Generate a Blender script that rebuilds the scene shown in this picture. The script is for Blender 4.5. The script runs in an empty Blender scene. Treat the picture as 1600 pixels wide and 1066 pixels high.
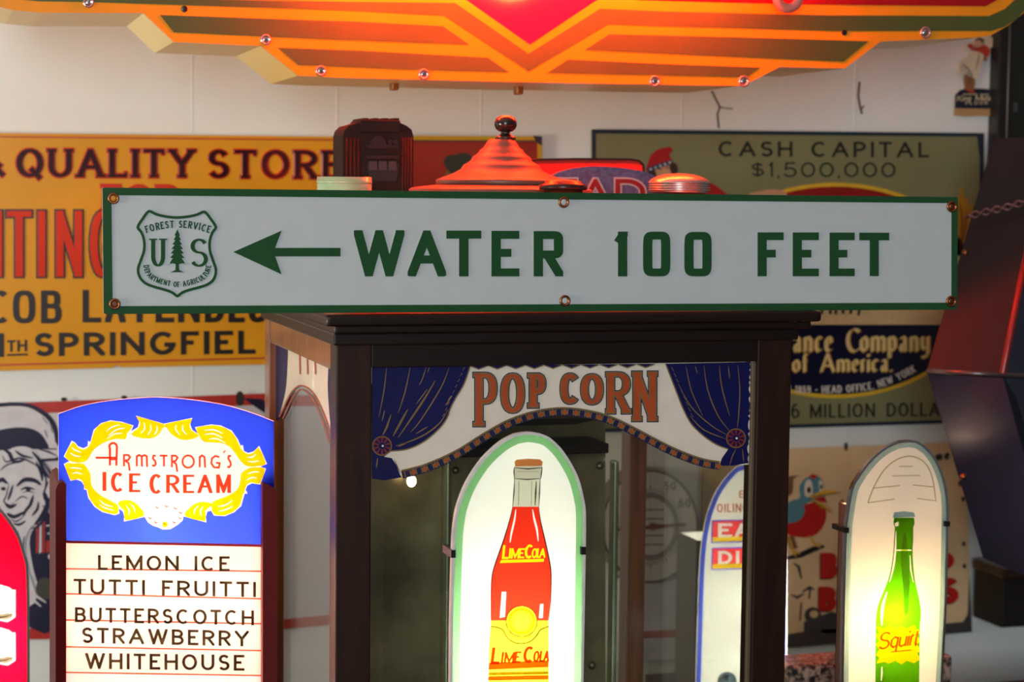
import bpy, bmesh, math, random
from mathutils import Vector, Matrix
from mathutils.geometry import delaunay_2d_cdt

random.seed(7)
PI = math.pi
SC = bpy.context.scene
COL = SC.collection

# ------------------------------------------------------------------ camera
F = 3000.0                                   # focal length in pixels of the 1600x1066 frame
EYE = Vector((0.0, 0.0, 1.5))
YAW, PITCH, ROLL = math.radians(17.0), math.radians(4.4), 0.0108
RCAM = Matrix.Rotation(-YAW, 3, 'Z') @ Matrix.Rotation(PI / 2 - PITCH, 3, 'X') @ Matrix.Rotation(ROLL, 3, 'Z')
cam_data = bpy.data.cameras.new('camera')
cam_data.sensor_width = 36.0
cam_data.lens = 36.0 * F / 1600.0
cam_data.clip_start = 0.05
cam_data.dof.use_dof = True
cam_data.dof.focus_distance = 1.86
cam_data.dof.aperture_fstop = 8.5
cam = bpy.data.objects.new('camera', cam_data)
cam.matrix_world = Matrix.Translation(EYE) @ RCAM.to_4x4()
COL.objects.link(cam)
SC.camera = cam

# ------------------------------------------------------------------ world, exposure
SC.view_settings.view_transform = 'Standard'
SC.view_settings.look = 'None'
SC.view_settings.gamma = 1.0
SC.view_settings.exposure = 0.0
SC.view_settings.use_curve_mapping = False
world = bpy.data.worlds.new('room_world')
SC.world = world
world.use_nodes = True
world.node_tree.nodes['Background'].inputs[0].default_value = (0.92, 0.95, 1.0, 1)
world.node_tree.nodes['Background'].inputs[1].default_value = 0.10


def area_light(name, loc, target, size, power, color, sy=None):
    d = bpy.data.lights.new(name, 'AREA')
    d.shape = 'RECTANGLE'
    d.size = size
    d.size_y = sy or size
    d.energy = power
    d.color = color
    o = bpy.data.objects.new(name, d)
    o.location = loc
    v = Vector(target) - Vector(loc)
    o.rotation_euler = v.to_track_quat('-Z', 'Y').to_euler()
    COL.objects.link(o)
    return o


# room lamps: a soft lamp behind the viewer at head height, a warm lamp on the left near the wall
area_light('room_lamp', (-0.9, -2.3, 1.8), (0.9, 2.4, 1.35), 0.9, 72.0, (0.92, 0.98, 1.0))
area_light('side_lamp', (-1.5, 1.45, 1.32), (0.3, 2.6, 1.6), 0.5, 25.0, (1.0, 0.83, 0.60))

# ------------------------------------------------------------------ pixel rays -> points on real planes
def ray(px, py):
    return RCAM @ Vector(((px - 800.0) / F, -(py - 533.0) / F, -1.0))


def P(px, py, Y):
    d = ray(px, py)
    return EYE + d * (Y / d.y)


def lin(c):
    if isinstance(c, str):
        c = c.lstrip('#')
        c = tuple(int(c[i:i + 2], 16) for i in (0, 2, 4))
    r = []
    for v in c:
        v = v / 255.0
        r.append(v / 12.92 if v <= 0.04045 else ((v + 0.055) / 1.055) ** 2.4)
    return (r[0], r[1], r[2], 1.0)


# ------------------------------------------------------------------ materials
MATS = {}


def mat(name, col, rough=0.5, metal=0.0, noise=0.08, scale=60.0, bump=0.0, coat=0.0, spec=0.5, stretch=None):
    if name in MATS:
        return MATS[name]
    m = bpy.data.materials.new(name)
    m.use_nodes = True
    nt = m.node_tree
    b = nt.nodes['Principled BSDF']
    c = lin(col)
    b.inputs['Roughness'].default_value = rough
    b.inputs['Metallic'].default_value = metal
    b.inputs['Coat Weight'].default_value = coat
    b.inputs['Coat Roughness'].default_value = 0.08
    b.inputs['Specular IOR Level'].default_value = spec
    tc = nt.nodes.new('ShaderNodeTexCoord')
    mp = nt.nodes.new('ShaderNodeMapping')
    mp.inputs['Scale'].default_value = stretch or (1, 1, 1)
    nz = nt.nodes.new('ShaderNodeTexNoise')
    nz.inputs['Scale'].default_value = scale
    nz.inputs['Detail'].default_value = 4.0
    nt.links.new(tc.outputs['Object'], mp.inputs['Vector'])
    nt.links.new(mp.outputs['Vector'], nz.inputs['Vector'])
    rp = nt.nodes.new('ShaderNodeValToRGB')
    rp.color_ramp.elements[0].position = 0.3
    rp.color_ramp.elements[1].position = 0.7
    rp.color_ramp.elements[0].color = tuple(max(0, v * (1 - noise)) for v in c[:3]) + (1,)
    rp.color_ramp.elements[1].color = tuple(min(1, v * (1 + noise)) for v in c[:3]) + (1,)
    nt.links.new(nz.outputs['Fac'], rp.inputs['Fac'])
    nt.links.new(rp.outputs['Color'], b.inputs['Base Color'])
    if bump:
        bp = nt.nodes.new('ShaderNodeBump')
        bp.inputs['Strength'].default_value = bump
        bp.inputs['Distance'].default_value = 0.002
        nt.links.new(nz.outputs['Fac'], bp.inputs['Height'])
        nt.links.new(bp.outputs['Normal'], b.inputs['Normal'])
    MATS[name] = m
    return m


def film(name, col, body=0.12):
    """translucent ink printed on a lit glass face"""
    if name in MATS:
        return MATS[name]
    m = bpy.data.materials.new(name)
    m.use_nodes = True
    nt = m.node_tree
    nt.nodes.remove(nt.nodes['Principled BSDF'])
    t = nt.nodes.new('ShaderNodeBsdfTransparent')
    d = nt.nodes.new('ShaderNodeBsdfDiffuse')
    mx = nt.nodes.new('ShaderNodeMixShader')
    c = lin(col)
    t.inputs[0].default_value = c
    d.inputs[0].default_value = c
    mx.inputs[0].default_value = body
    nt.links.new(t.outputs[0], mx.inputs[1])
    nt.links.new(d.outputs[0], mx.inputs[2])
    nt.links.new(mx.outputs[0], nt.nodes['Material Output'].inputs['Surface'])
    MATS[name] = m
    return m


def glass(name, tint=(255, 255, 255), gloss=1.0):
    if name in MATS:
        return MATS[name]
    m = bpy.data.materials.new(name)
    m.use_nodes = True
    nt = m.node_tree
    nt.nodes.remove(nt.nodes['Principled BSDF'])
    t = nt.nodes.new('ShaderNodeBsdfTransparent')
    t.inputs[0].default_value = lin(tint)
    g = nt.nodes.new('ShaderNodeBsdfGlossy')
    g.inputs['Roughness'].default_value = 0.03
    fr = nt.nodes.new('ShaderNodeLayerWeight')
    fr.inputs['Blend'].default_value = 0.5
    pw_ = nt.nodes.new('ShaderNodeMath')
    pw_.operation = 'POWER'
    pw_.inputs[1].default_value = 4.0
    mu = nt.nodes.new('ShaderNodeMath')
    mu.operation = 'MULTIPLY_ADD'
    mu.inputs[1].default_value = 0.6 * gloss
    mu.inputs[2].default_value = 0.035 * gloss
    nt.links.new(fr.outputs['Facing'], pw_.inputs[0])
    mx = nt.nodes.new('ShaderNodeMixShader')
    nt.links.new(pw_.outputs[0], mu.inputs[0])
    nt.links.new(mu.outputs[0], mx.inputs[0])
    nt.links.new(t.outputs[0], mx.inputs[1])
    nt.links.new(g.outputs[0], mx.inputs[2])
    nt.links.new(mx.outputs[0], nt.nodes['Material Output'].inputs['Surface'])
    MATS[name] = m
    return m


def opal(name, col=(250, 250, 245)):
    """opal glass: lit from behind by the lamp inside the sign"""
    if name in MATS:
        return MATS[name]
    m = bpy.data.materials.new(name)
    m.use_nodes = True
    nt = m.node_tree
    nt.nodes.remove(nt.nodes['Principled BSDF'])
    t = nt.nodes.new('ShaderNodeBsdfTranslucent')
    d = nt.nodes.new('ShaderNodeBsdfDiffuse')
    g = nt.nodes.new('ShaderNodeBsdfGlossy')
    g.inputs['Roughness'].default_value = 0.1
    mx = nt.nodes.new('ShaderNodeMixShader')
    m2 = nt.nodes.new('ShaderNodeMixShader')
    c = lin(col)
    t.inputs[0].default_value = c
    d.inputs[0].default_value = c
    mx.inputs[0].default_value = 0.45
    m2.inputs[0].default_value = 0.04
    nt.links.new(t.outputs[0], mx.inputs[1])
    nt.links.new(d.outputs[0], mx.inputs[2])
    nt.links.new(mx.outputs[0], m2.inputs[1])
    nt.links.new(g.outputs[0], m2.inputs[2])
    nt.links.new(m2.outputs[0], nt.nodes['Material Output'].inputs['Surface'])
    MATS[name] = m
    return m


def glow(name, col, strength):
    if name in MATS:
        return MATS[name]
    m = bpy.data.materials.new(name)
    m.use_nodes = True
    b = m.node_tree.nodes['Principled BSDF']
    b.inputs['Base Color'].default_value = lin(col)
    b.inputs['Emission Color'].default_value = lin(col)
    b.inputs['Emission Strength'].default_value = strength
    MATS[name] = m
    return m


def wood(name, dark, light, rough=0.35, axis='Z', coat=0.3):
    if name in MATS:
        return MATS[name]
    m = mat(name, dark, rough, 0, 0.2, 14, 0.08, coat, 0.25 if coat < .4 else .5, stretch=(8, 8, .6) if axis == 'Z' else (.6, 8, 8))
    rp = [n for n in m.node_tree.nodes if n.type == 'VALTORGB'][0]
    rp.color_ramp.elements[0].color = lin(dark)
    rp.color_ramp.elements[1].color = lin(light)
    return m


# ------------------------------------------------------------------ polygon filling
def inside(poly, x, y):
    w = 0
    n = len(poly)
    for i in range(n):
        x0, y0 = poly[i]
        x1, y1 = poly[(i + 1) % n]
        if y0 <= y:
            if y1 > y and (x1 - x0) * (y - y0) - (x - x0) * (y1 - y0) > 0:
                w += 1
        elif y1 <= y and (x1 - x0) * (y - y0) - (x - x0) * (y1 - y0) < 0:
            w -= 1
    return w


def fill(polys, rule='union'):
    """2D triangulation of a union (or even-odd set) of simple polygons -> (points, triangles)"""
    vs, es = [], []
    polys = [p for p in polys if len(p) > 2]
    for p in polys:
        k = len(vs)
        vs += [Vector((a, b)) for a, b in p]
        es += [(k + i, k + (i + 1) % len(p)) for i in range(len(p))]
    if not vs:
        return [], []
    ov, oe, of, *_ = delaunay_2d_cdt(vs, es, [], 0, 1e-4)
    tris = []
    for f in of:
        cx = sum(ov[i].x for i in f) / len(f)
        cy = sum(ov[i].y for i in f) / len(f)
        if rule == 'cut':                       # first polygon minus all the others
            k = inside(polys[0], cx, cy) and not any(inside(p, cx, cy) for p in polys[1:])
        elif rule == 'union':
            k = any(inside(p, cx, cy) for p in polys)
        else:
            k = sum(1 for p in polys if inside(p, cx, cy)) % 2 == 1
        if k:
            tris.append(tuple(f))
    return [(v.x, v.y) for v in ov], tris


# ------------------------------------------------------------------ mesh builder (world coordinates)
class MB:
    def __init__(self):
        self.v, self.f, self.m, self.s = [], [], [], []

    def add(self, verts, faces, mi=0, smooth=False):
        k = len(self.v)
        self.v += [tuple(v) for v in verts]
        for f in faces:
            self.f.append(tuple(k + i for i in f))
            self.m.append(mi)
            self.s.append(smooth)
        return self

    def plate(self, polys, Y, thick, mi=0, rule='union', rim=None, Yb=None):
        """pixel polygons filled on the plane at depth Y, extruded straight back by thick"""
        pts, tris = fill(polys, rule)
        if not tris:
            return self
        fr = [P(a, b, Y) for a, b in pts]
        n = len(fr)
        fc = []
        cnt = {}
        for t in tris:
            a, b, c = (fr[i] for i in t)
            ny = (b - a).cross(c - a).y
            t = t if ny < 0 else (t[0], t[2], t[1])
            fc.append(t)
            for i in range(3):
                cnt[(t[i], t[(i + 1) % 3])] = 1
        if thick <= 0:
            return self.add(fr, fc, mi)
        bk = [Vector((p.x, p.y + thick, p.z)) for p in fr]
        side = [(b, a, a + n, b + n) for (a, b) in cnt if (b, a) not in cnt]
        self.add(fr + bk, fc + [tuple(reversed([i + n for i in t])) for t in fc], mi)
        k = len(self.v) - 2 * n
        for s in side:
            self.f.append(tuple(k + i for i in s))
            self.m.append(mi if rim is None else rim)
            self.s.append(False)
        return self

    def bm(self, bm_, mi=0, smooth=False):
        bm_.verts.index_update()
        self.add([v.co for v in bm_.verts], [[v.index for v in f.verts] for f in bm_.faces], mi, smooth)
        bm_.free()
        return self

    def box(self, x0, x1, y0, y1, z0, z1, mi=0, bev=0.0, seg=2):
        b = bmesh.new()
        bmesh.ops.create_cube(b, size=1.0)
        for v in b.verts:
            v.co = Vector((x0 + (v.co.x + .5) * (x1 - x0), y0 + (v.co.y + .5) * (y1 - y0), z0 + (v.co.z + .5) * (z1 - z0)))
        if bev > 0:
            bmesh.ops.bevel(b, geom=b.edges[:], offset=bev, segments=seg, affect='EDGES', profile=0.6)
        return self.bm(b, mi)

    def lathe(self, c, prof, n=48, mi=0, axis='Z', smooth=True):
        vs, fs = [], []
        for r, h in prof:
            for i in range(n):
                a = 2 * PI * i / n
                if axis == 'Z':
                    vs.append((c[0] + r * math.cos(a), c[1] + r * math.sin(a), c[2] + h))
                else:
                    vs.append((c[0] + r * math.cos(a), c[1] - h, c[2] + r * math.sin(a)))
        for j in range(len(prof) - 1):
            for i in range(n):
                k = (i + 1) % n
                fs.append((j * n + i, j * n + k, (j + 1) * n + k, (j + 1) * n + i))
        fs.append(tuple(range(n))[::-1])
        fs.append(tuple((len(prof) - 1) * n + i for i in range(n)))
        return self.add(vs, fs, mi, smooth)

    def tube(self, pts, r, mi=0, n=10, closed=False):
        pts = [Vector(p) for p in pts]
        m = len(pts)
        vs, fs = [], []
        up = None
        for i in range(m):
            a = pts[(i - 1) % m] if (closed or i > 0) else pts[i]
            b = pts[(i + 1) % m] if (closed or i < m - 1) else pts[i]
            t = (b - a).normalized()
            if up is None:
                up = t.orthogonal().normalized()
            up = (up - t * up.dot(t)).normalized()
            w = t.cross(up)
            for k in range(n):
                q = 2 * PI * k / n
                vs.append(pts[i] + (up * math.cos(q) + w * math.sin(q)) * r)
        for i in range(m if closed else m - 1):
            j = (i + 1) % m
            for k in range(n):
                l = (k + 1) % n
                fs.append((i * n + k, i * n + l, j * n + l, j * n + k))
        if not closed:
            fs.append(tuple(range(n))[::-1])
            fs.append(tuple((m - 1) * n + k for k in range(n)))
        return self.add(vs, fs, mi, True)

    def sphere(self, c, r, mi=0, sc=(1, 1, 1)):
        b = bmesh.new()
        bmesh.ops.create_uvsphere(b, u_segments=24, v_segments=14, radius=r)
        for v in b.verts:
            v.co = Vector((c[0] + v.co.x * sc[0], c[1] + v.co.y * sc[1], c[2] + v.co.z * sc[2]))
        return self.bm(b, mi, True)

    def build(self, name, mats, parent=None, label=None, weld=True):
        if not isinstance(mats, (list, tuple)):
            mats = [mats]
        me = bpy.data.meshes.new(name)
        o0 = Vector((0, 0, 0))
        p = parent
        while p is not None:
            o0 = o0 + Vector(p.location)
            p = p.parent
        me.from_pydata([(a - o0.x, b - o0.y, c - o0.z) for a, b, c in self.v], [], self.f)
        for m in mats:
            me.materials.append(m)
        for i, q in enumerate(me.polygons):
            q.material_index = self.m[i]
            q.use_smooth = self.s[i]
        me.update()
        o = bpy.data.objects.new(name, me)
        COL.objects.link(o)
        if parent is not None:
            o.parent = parent
        if label:
            o['label'] = label
        return o


def thing(name, label, cat, loc, group=None):
    o = bpy.data.objects.new(name, None)
    o.empty_display_size = 0.02
    COL.objects.link(o)
    o.location = loc
    o['label'] = label
    o['category'] = cat
    if group:
        o['group'] = group
    return o


def tag(o, label, cat, group=None):
    o['label'] = label
    o['category'] = cat
    if group:
        o['group'] = group
    return o


def struct(o):
    o['kind'] = 'structure'
    return o


# ------------------------------------------------------------------ lettering: a stroke alphabet
def arc(cx, cy, rx, ry, a0, a1, n=2.0, k=None):
    k = k or max(4, int(abs(a1 - a0) / 12))
    r = []
    for i in range(k + 1):
        a = math.radians(a0 + (a1 - a0) * i / k)
        c, s = math.cos(a), math.sin(a)
        r.append((cx + rx * math.copysign(abs(c) ** (2 / n), c), cy + ry * math.copysign(abs(s) ** (2 / n), s)))
    return r


def glyph(ch, n=2.0):
    """-> (width / cap height, list of centre lines in a unit box)"""
    bowlU = lambda b=.5, x=.45: [(0, 1), (x, 1)] + arc(x, (1 + b) / 2, 1 - x, (1 - b) / 2, 90, -90, n)[1:-1] + [(x, b), (0, b)]
    G = {
        'A': (.86, [[(0, 0), (.5, 1), (1, 0)], [(.19, .34), (.81, .34)]]),
        'B': (.68, [[(0, 0), (0, 1)], [(0, 1), (.5, 1)] + arc(.5, .765, .42, .235, 90, -90, n)[1:-1] + [(.5, .53), (0, .53)],
                    [(0, .53), (.5, .53)] + arc(.5, .265, .5, .265, 90, -90, n)[1:-1] + [(.5, 0), (0, 0)]]),
        'C': (.8, [arc(.52, .5, .52, .5, 48, 312, n)]),
        'D': (.76, [[(0, 0), (0, 1)], [(0, 1), (.35, 1)] + arc(.35, .5, .65, .5, 90, -90, n)[1:-1] + [(.35, 0), (0, 0)]]),
        'E': (.6, [[(0, 0), (0, 1)], [(0, 1), (1, 1)], [(0, .52), (.82, .52)], [(0, 0), (1, 0)]]),
        'F': (.58, [[(0, 0), (0, 1)], [(0, 1), (1, 1)], [(0, .52), (.8, .52)]]),
        'G': (.84, [arc(.5, .5, .5, .5, 46, 330, n) + [(1, .42), (.58, .42)]]),
        'H': (.76, [[(0, 0), (0, 1)], [(1, 0), (1, 1)], [(0, .52), (1, .52)]]),
        'I': (.0, [[(.5, 0), (.5, 1)]]),
        'J': (.5, [[(1, 1), (1, .3)] + arc(.5, .3, .5, .3, 0, -180, n)]),
        'K': (.72, [[(0, 0), (0, 1)], [(1, 1), (0, .4)], [(.3, .6), (1, 0)]]),
        'L': (.56, [[(0, 0), (0, 1)], [(0, 0), (1, 0)]]),
        'M': (.94, [[(0, 0), (0, 1)], [(1, 0), (1, 1)], [(0, 1), (.5, .08), (1, 1)]]),
        'N': (.78, [[(0, 0), (0, 1)], [(1, 0), (1, 1)], [(0, 1), (1, 0)]]),
        'O': (.84, [arc(.5, .5, .5, .5, 90, 450, n)]),
        'P': (.64, [[(0, 0), (0, 1)], bowlU(.46)]),
        'Q': (.86, [arc(.5, .5, .5, .5, 90, 450, n), [(.55, .28), (1, -.12)]]),
        'R': (.68, [[(0, 0), (0, 1)], bowlU(.48), [(.45, .48), (1, 0)]]),
        'S': (.62, [arc(.5, .755, .47, .245, 25, 270, n) + arc(.5, .255, .5, .255, 90, -155, n)[1:]]),
        'T': (.66, [[(0, 1), (1, 1)], [(.5, 0), (.5, 1)]]),
        'U': (.74, [[(0, 1), (0, .36)] + arc(.5, .36, .5, .36, 180, 360, n)[1:] + [(1, 1)]]),
        'V': (.84, [[(0, 1), (.5, 0), (1, 1)]]),
        'W': (1.1, [[(0, 1), (.25, 0), (.5, 1), (.75, 0), (1, 1)]]),
        'X': (.8, [[(0, 0), (1, 1)], [(0, 1), (1, 0)]]),
        'Y': (.8, [[(0, 1), (.5, .46), (1, 1)], [(.5, 0), (.5, .46)]]),
        'Z': (.7, [[(0, 1), (1, 1), (0, 0), (1, 0)]]),
        '0': (.66, [arc(.5, .5, .5, .5, 90, 450, n)]),
        '1': (.3, [[(0, .8), (.9, 1)], [(.9, 0), (.9, 1)]]),
        '5': (.6, [[(.95, 1), (.15, 1), (.08, .54)] + arc(.45, .31, .55, .31, 130, -150, n)]),
        '6': (.62, [[(.8, 1)] + arc(.55, .5, .55, .5, 100, 180, n) + arc(.5, .3, .5, .3, 180, -180, n)]),
        '8': (.62, [arc(.5, .76, .42, .24, -90, 270, n), arc(.5, .26, .5, .26, 90, 450, n)]),
        '9': (.62, [[(.2, 0)] + arc(.45, .5, .55, .5, -80, 0, n) + arc(.5, .7, .5, .3, 0, 360, n)]),
        '$': (.6, [arc(.5, .72, .45, .2, 25, 270, n) + arc(.5, .3, .5, .22, 90, -155, n)[1:], [(.5, -.06), (.5, 1.06)]]),
        '&': (.8, [[(1, .1), (.25, .8), (.45, 1), (.65, .8), (.1, .4), (.1, .1), (.4, 0), (.75, .1), (1, .45)]]),
        '.': (.0, [[(.5, 0), (.5, .06)]]),
        ',': (.0, [[(.5, .06), (.4, -.14)]]),
        '-': (.35, [[(0, .45), (1, .45)]]),
        "'": (.06, [[(.7, 1.05), (.2, .85)]]),
        '(': (.22, [arc(1.0, .4, 1.0, .7, 120, 240)]),
        ' ': (.45, []),
        'a': (.42, [[(.05, .55), (.45, .66), (.85, .55), (.85, .1), (1, 0)], [(.85, .38), (.3, .34), (.05, .16), (.3, 0), (.85, .15)]]),
        'c': (.38, [[(1, .58), (.5, .66), (0, .5), (0, .15), (.45, 0), (1, .1)]]),
        'd': (.44, [[(1, 1), (1, 0)], [(1, .55), (.5, .66), (0, .5), (0, .15), (.4, 0), (1, .12)]]),
        'e': (.4, [[(0, .32), (1, .4), (.9, .58), (.5, .66), (0, .5), (0, .15), (.45, 0), (1, .1)]]),
        'f': (.34, [[(1, .95), (.6, 1), (.35, .85), (.35, 0)], [(0, .62), (.9, .62)]]),
        'g': (.44, [[(1, .64), (1, -.15), (.5, -.3), (0, -.2)], [(1, .55), (.5, .66), (0, .5), (0, .2), (.4, .05), (1, .15)]]),
        'i': (.1, [[(.5, .64), (.5, 0)], [(.5, .84), (.5, .95)]]),
        'l': (.1, [[(.5, 1), (.5, 0)]]),
        'm': (.74, [[(0, .64), (0, 0)], [(0, .52), (.25, .66), (.5, .55), (.5, 0)], [(.5, .52), (.75, .66), (1, .55), (1, 0)]]),
        'n': (.44, [[(0, .64), (0, 0)], [(0, .5), (.5, .66), (1, .52), (1, 0)]]),
        'o': (.44, [[(.5, .66), (0, .5), (0, .15), (.5, 0), (1, .15), (1, .5), (.5, .66)]]),
        'p': (.44, [[(0, .64), (0, -.3)], [(0, .5), (.5, .66), (1, .5), (1, .15), (.5, 0), (0, .12)]]),
        'q': (.44, [[(1, .66), (1, -.3)], [(1, .55), (.5, .66), (0, .5), (0, .15), (.5, 0), (1, .14)]]),
        'r': (.24, [[(0, .64), (0, 0)], [(0, .48), (.45, .66), (1, .6)]]),
        's': (.36, [[(.95, .58), (.5, .66), (.1, .52), (.25, .38), (.8, .28), (.95, .12), (.5, 0), (.0, .08)]]),
        't': (.24, [[(.2, .9), (.2, .1), (.6, 0), (1, .08)], [(-.2, .64), (.8, .64)]]),
        'u': (.44, [[(0, .64), (0, .12), (.4, 0), (1, .15)], [(1, .64), (1, 0)]]),
        'y': (.44, [[(0, .64), (0, .2), (.4, .08), (1, .2)], [(1, .64), (1, -.1), (.5, -.3), (0, -.22)]]),
    }
    return G[ch]


def clip_half(poly, ax, lim, sign):
    out = []
    n = len(poly)
    for i in range(n):
        a, b = poly[i], poly[(i + 1) % n]
        da, db = sign * (a[ax] - lim), sign * (b[ax] - lim)
        if da <= 0:
            out.append(a)
        if (da < 0 < db) or (db < 0 < da):
            t = da / (da - db)
            out.append((a[0] + (b[0] - a[0]) * t, a[1] + (b[1] - a[1]) * t))
    return out


def clip_box(poly, x0, x1, y0, y1):
    for ax, lim, s in ((0, x1, 1), (0, x0, -1), (1, y1, 1), (1, y0, -1)):
        if len(poly) < 3:
            return []
        poly = clip_half(poly, ax, lim, s)
    return poly


def thick_line(pts, wv, wh, closed=False):
    """outline polygons of a mitred line whose width follows its direction"""
    q = [pts[0]]
    for p in pts[1:]:
        if abs(p[0] - q[-1][0]) + abs(p[1] - q[-1][1]) > 1e-6:
            q.append(p)
    pts = q
    if len(pts) < 2:
        return []
    if len(pts) > 3 and abs(pts[0][0] - pts[-1][0]) + abs(pts[0][1] - pts[-1][1]) < 1e-5:
        closed = True
        pts = pts[:-1]
    m = len(pts)
    segs = []
    for i in range(m if closed else m - 1):
        a, b = pts[i], pts[(i + 1) % m]
        dx, dy = b[0] - a[0], b[1] - a[1]
        l = math.hypot(dx, dy)
        dx, dy = dx / l, dy / l
        hw = .5 * math.hypot(wv * dy, wh * dx)
        segs.append((a, b, (-dy * hw, dx * hw), (dx, dy)))

    def corner(s, t, sg):
        (a, b, n1, d1), (c, d, n2, d2) = s, t
        p1 = (b[0] + sg * n1[0], b[1] + sg * n1[1])
        p2 = (c[0] + sg * n2[0], c[1] + sg * n2[1])
        cr = d1[0] * d2[1] - d1[1] * d2[0]
        if abs(cr) < 0.05:
            return [((p1[0] + p2[0]) / 2, (p1[1] + p2[1]) / 2)]
        k = ((p2[0] - p1[0]) * d2[1] - (p2[1] - p1[1]) * d2[0]) / cr
        x = (p1[0] + d1[0] * k, p1[1] + d1[1] * k)
        if math.hypot(x[0] - b[0], x[1] - b[1]) > 2.6 * max(wv, wh):
            return [p1, p2]
        return [x]
    if closed:
        out = []
        for i in range(m):                      # a ring as separate quads joined at the mitres
            s0, s, s1 = segs[i - 1], segs[i], segs[(i + 1) % m]
            out.append([corner(s0, s, 1)[-1], corner(s, s1, 1)[0], corner(s, s1, -1)[0], corner(s0, s, -1)[-1]])
        return out
    L = [(segs[0][0][0] + segs[0][2][0], segs[0][0][1] + segs[0][2][1])]
    R = [(segs[0][0][0] - segs[0][2][0], segs[0][0][1] - segs[0][2][1])]
    quads = []
    for i, s in enumerate(segs):
        if i + 1 < len(segs):
            l, r = corner(s, segs[i + 1], 1), corner(s, segs[i + 1], -1)
        else:
            l = [(s[1][0] + s[2][0], s[1][1] + s[2][1])]
            r = [(s[1][0] - s[2][0], s[1][1] - s[2][1])]
        quads.append([L[-1], l[0], r[0], R[-1]])
        if len(l) > 1 or len(r) > 1:
            quads.append([s[1], l[0], l[-1]])
            quads.append([s[1], r[0], r[-1]])
        L.append(l[-1])
        R.append(r[-1])
    return quads


def glyph_polys(ch, W, H, st, grow=0.0):
    """polygons of one glyph in a W x H box (y up, origin bottom left)"""
    n = st.get('sup', 2.0)
    wv = st['w'] * H
    wh = st.get('h', st['w']) * H
    sf = st.get('serif', 0.0) * H
    hs = st.get('sh', 0.07) * H
    nib = st.get('nib')
    _, lines = glyph(ch, n)
    out = []
    low = ch.islower()
    sx = sf
    iw = max(W - wv - 2 * sx, 0.0)
    mapu = lambda u: sx + wv / 2 + u * iw
    mapv = (lambda v: v * H) if nib else (lambda v: wh / 2 + v * (H - wh))
    free = []
    for ln in lines:
        p = [(mapu(u), mapv(v)) for u, v in ln]
        if nib:
            nx, ny = nib[0] * H + grow, nib[1] * H + grow
            for a, b in zip(p, p[1:]):
                q = [(a[0] - nx, a[1] - ny), (a[0] + nx, a[1] + ny), (b[0] + nx, b[1] + ny), (b[0] - nx, b[1] - ny)]
                out.append(q)
            continue
        closed = len(ln) > 3 and abs(ln[0][0] - ln[-1][0]) + abs(ln[0][1] - ln[-1][1]) < 1e-5
        if not closed:
            for e, (i, j) in ((0, (0, 1)), (1, (-1, -2))):
                u, v = ln[i]
                dx, dy = p[i][0] - p[j][0], p[i][1] - p[j][1]
                l = math.hypot(dx, dy) or 1
                dx, dy = dx / l, dy / l
                if not low and (v in (0, 1) and abs(dy) > .3 or u in (0, 1) and abs(dx) > .7):
                    x = max(wv, wh) * (.9 if abs(dy) < .9 else .5) + grow
                    p[i] = (p[i][0] + dx * x, p[i][1] + dy * x)
                    if sf and abs(dy) > .3:
                        cx, yy = mapu(u), (0 if v == 0 else H)
                        if abs(dy) > .9 or not any(abs(u - o[0]) + abs(v - o[1]) < .02 for m2 in lines if m2 is not ln for o in m2):
                            hw = wv / 2 + sf + grow
                            y0, y1 = (-grow, hs + grow) if v == 0 else (H - hs - grow, H + grow)
                            out.append([(cx - hw, y0), (cx + hw, y0), (cx + hw, y1), (cx - hw, y1)])
                    elif sf and u == 1:
                        xx = mapu(1) + wv / 2
                        yy = mapv(v)
                        s1 = sf * 1.3
                        if v == 1:
                            out.append([(xx - hs * 1.2 - grow, yy), (xx + grow, yy), (xx + grow, yy - wh / 2 - s1 - grow), (xx - hs * .6 - grow, yy - wh / 2 - s1 - grow)])
                        else:
                            out.append([(xx - hs * 1.2 - grow, yy), (xx + grow, yy), (xx + grow, yy + wh / 2 + s1 + grow), (xx - hs * .6 - grow, yy + wh / 2 + s1 + grow)])
                elif grow:
                    p[i] = (p[i][0] + dx * grow, p[i][1] + dy * grow)
        for q in thick_line(p, wv + 2 * grow, wh + 2 * grow):
            if not low and ch not in "$Q,.'&(":
                q = clip_box(q, sx - grow - .01, W - sx + grow + .01, -grow, H + grow)
            if len(q) > 2:
                out.append(q)
    sl = st.get('slant', 0.0)
    if sl:
        out = [[(x + y * sl, y) for x, y in q] for q in out]
    return out


def layout(s, L, H, st):
    """positions: list of (char, x, width) filling the length L"""
    gap = st.get('gap', 0.14) * H
    wv = st['w'] * H
    sf = 2 * st.get('serif', 0.0) * H
    ws = [(c, max(glyph(c)[0] * H, wv if c != ' ' else .3 * H) + (sf if c != ' ' else 0)) for c in s]
    nat = sum(w for _, w in ws) + gap * (len(s) - 1)
    fixed = sum(w for c, w in ws if c in "I.,'li1")
    k = (L - fixed) / (nat - fixed) if st.get('fit', True) else 1
    x = 0
    r = []
    for c, w in ws:
        w2 = w if c in "I.,'li1" else w * k
        r.append((c, x, w2))
        if c == 'C' and st.get('nib'):
            x -= .2 * H                          # tuck the next letter under the open bowl
        x += w2 + gap * k
    return r


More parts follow.
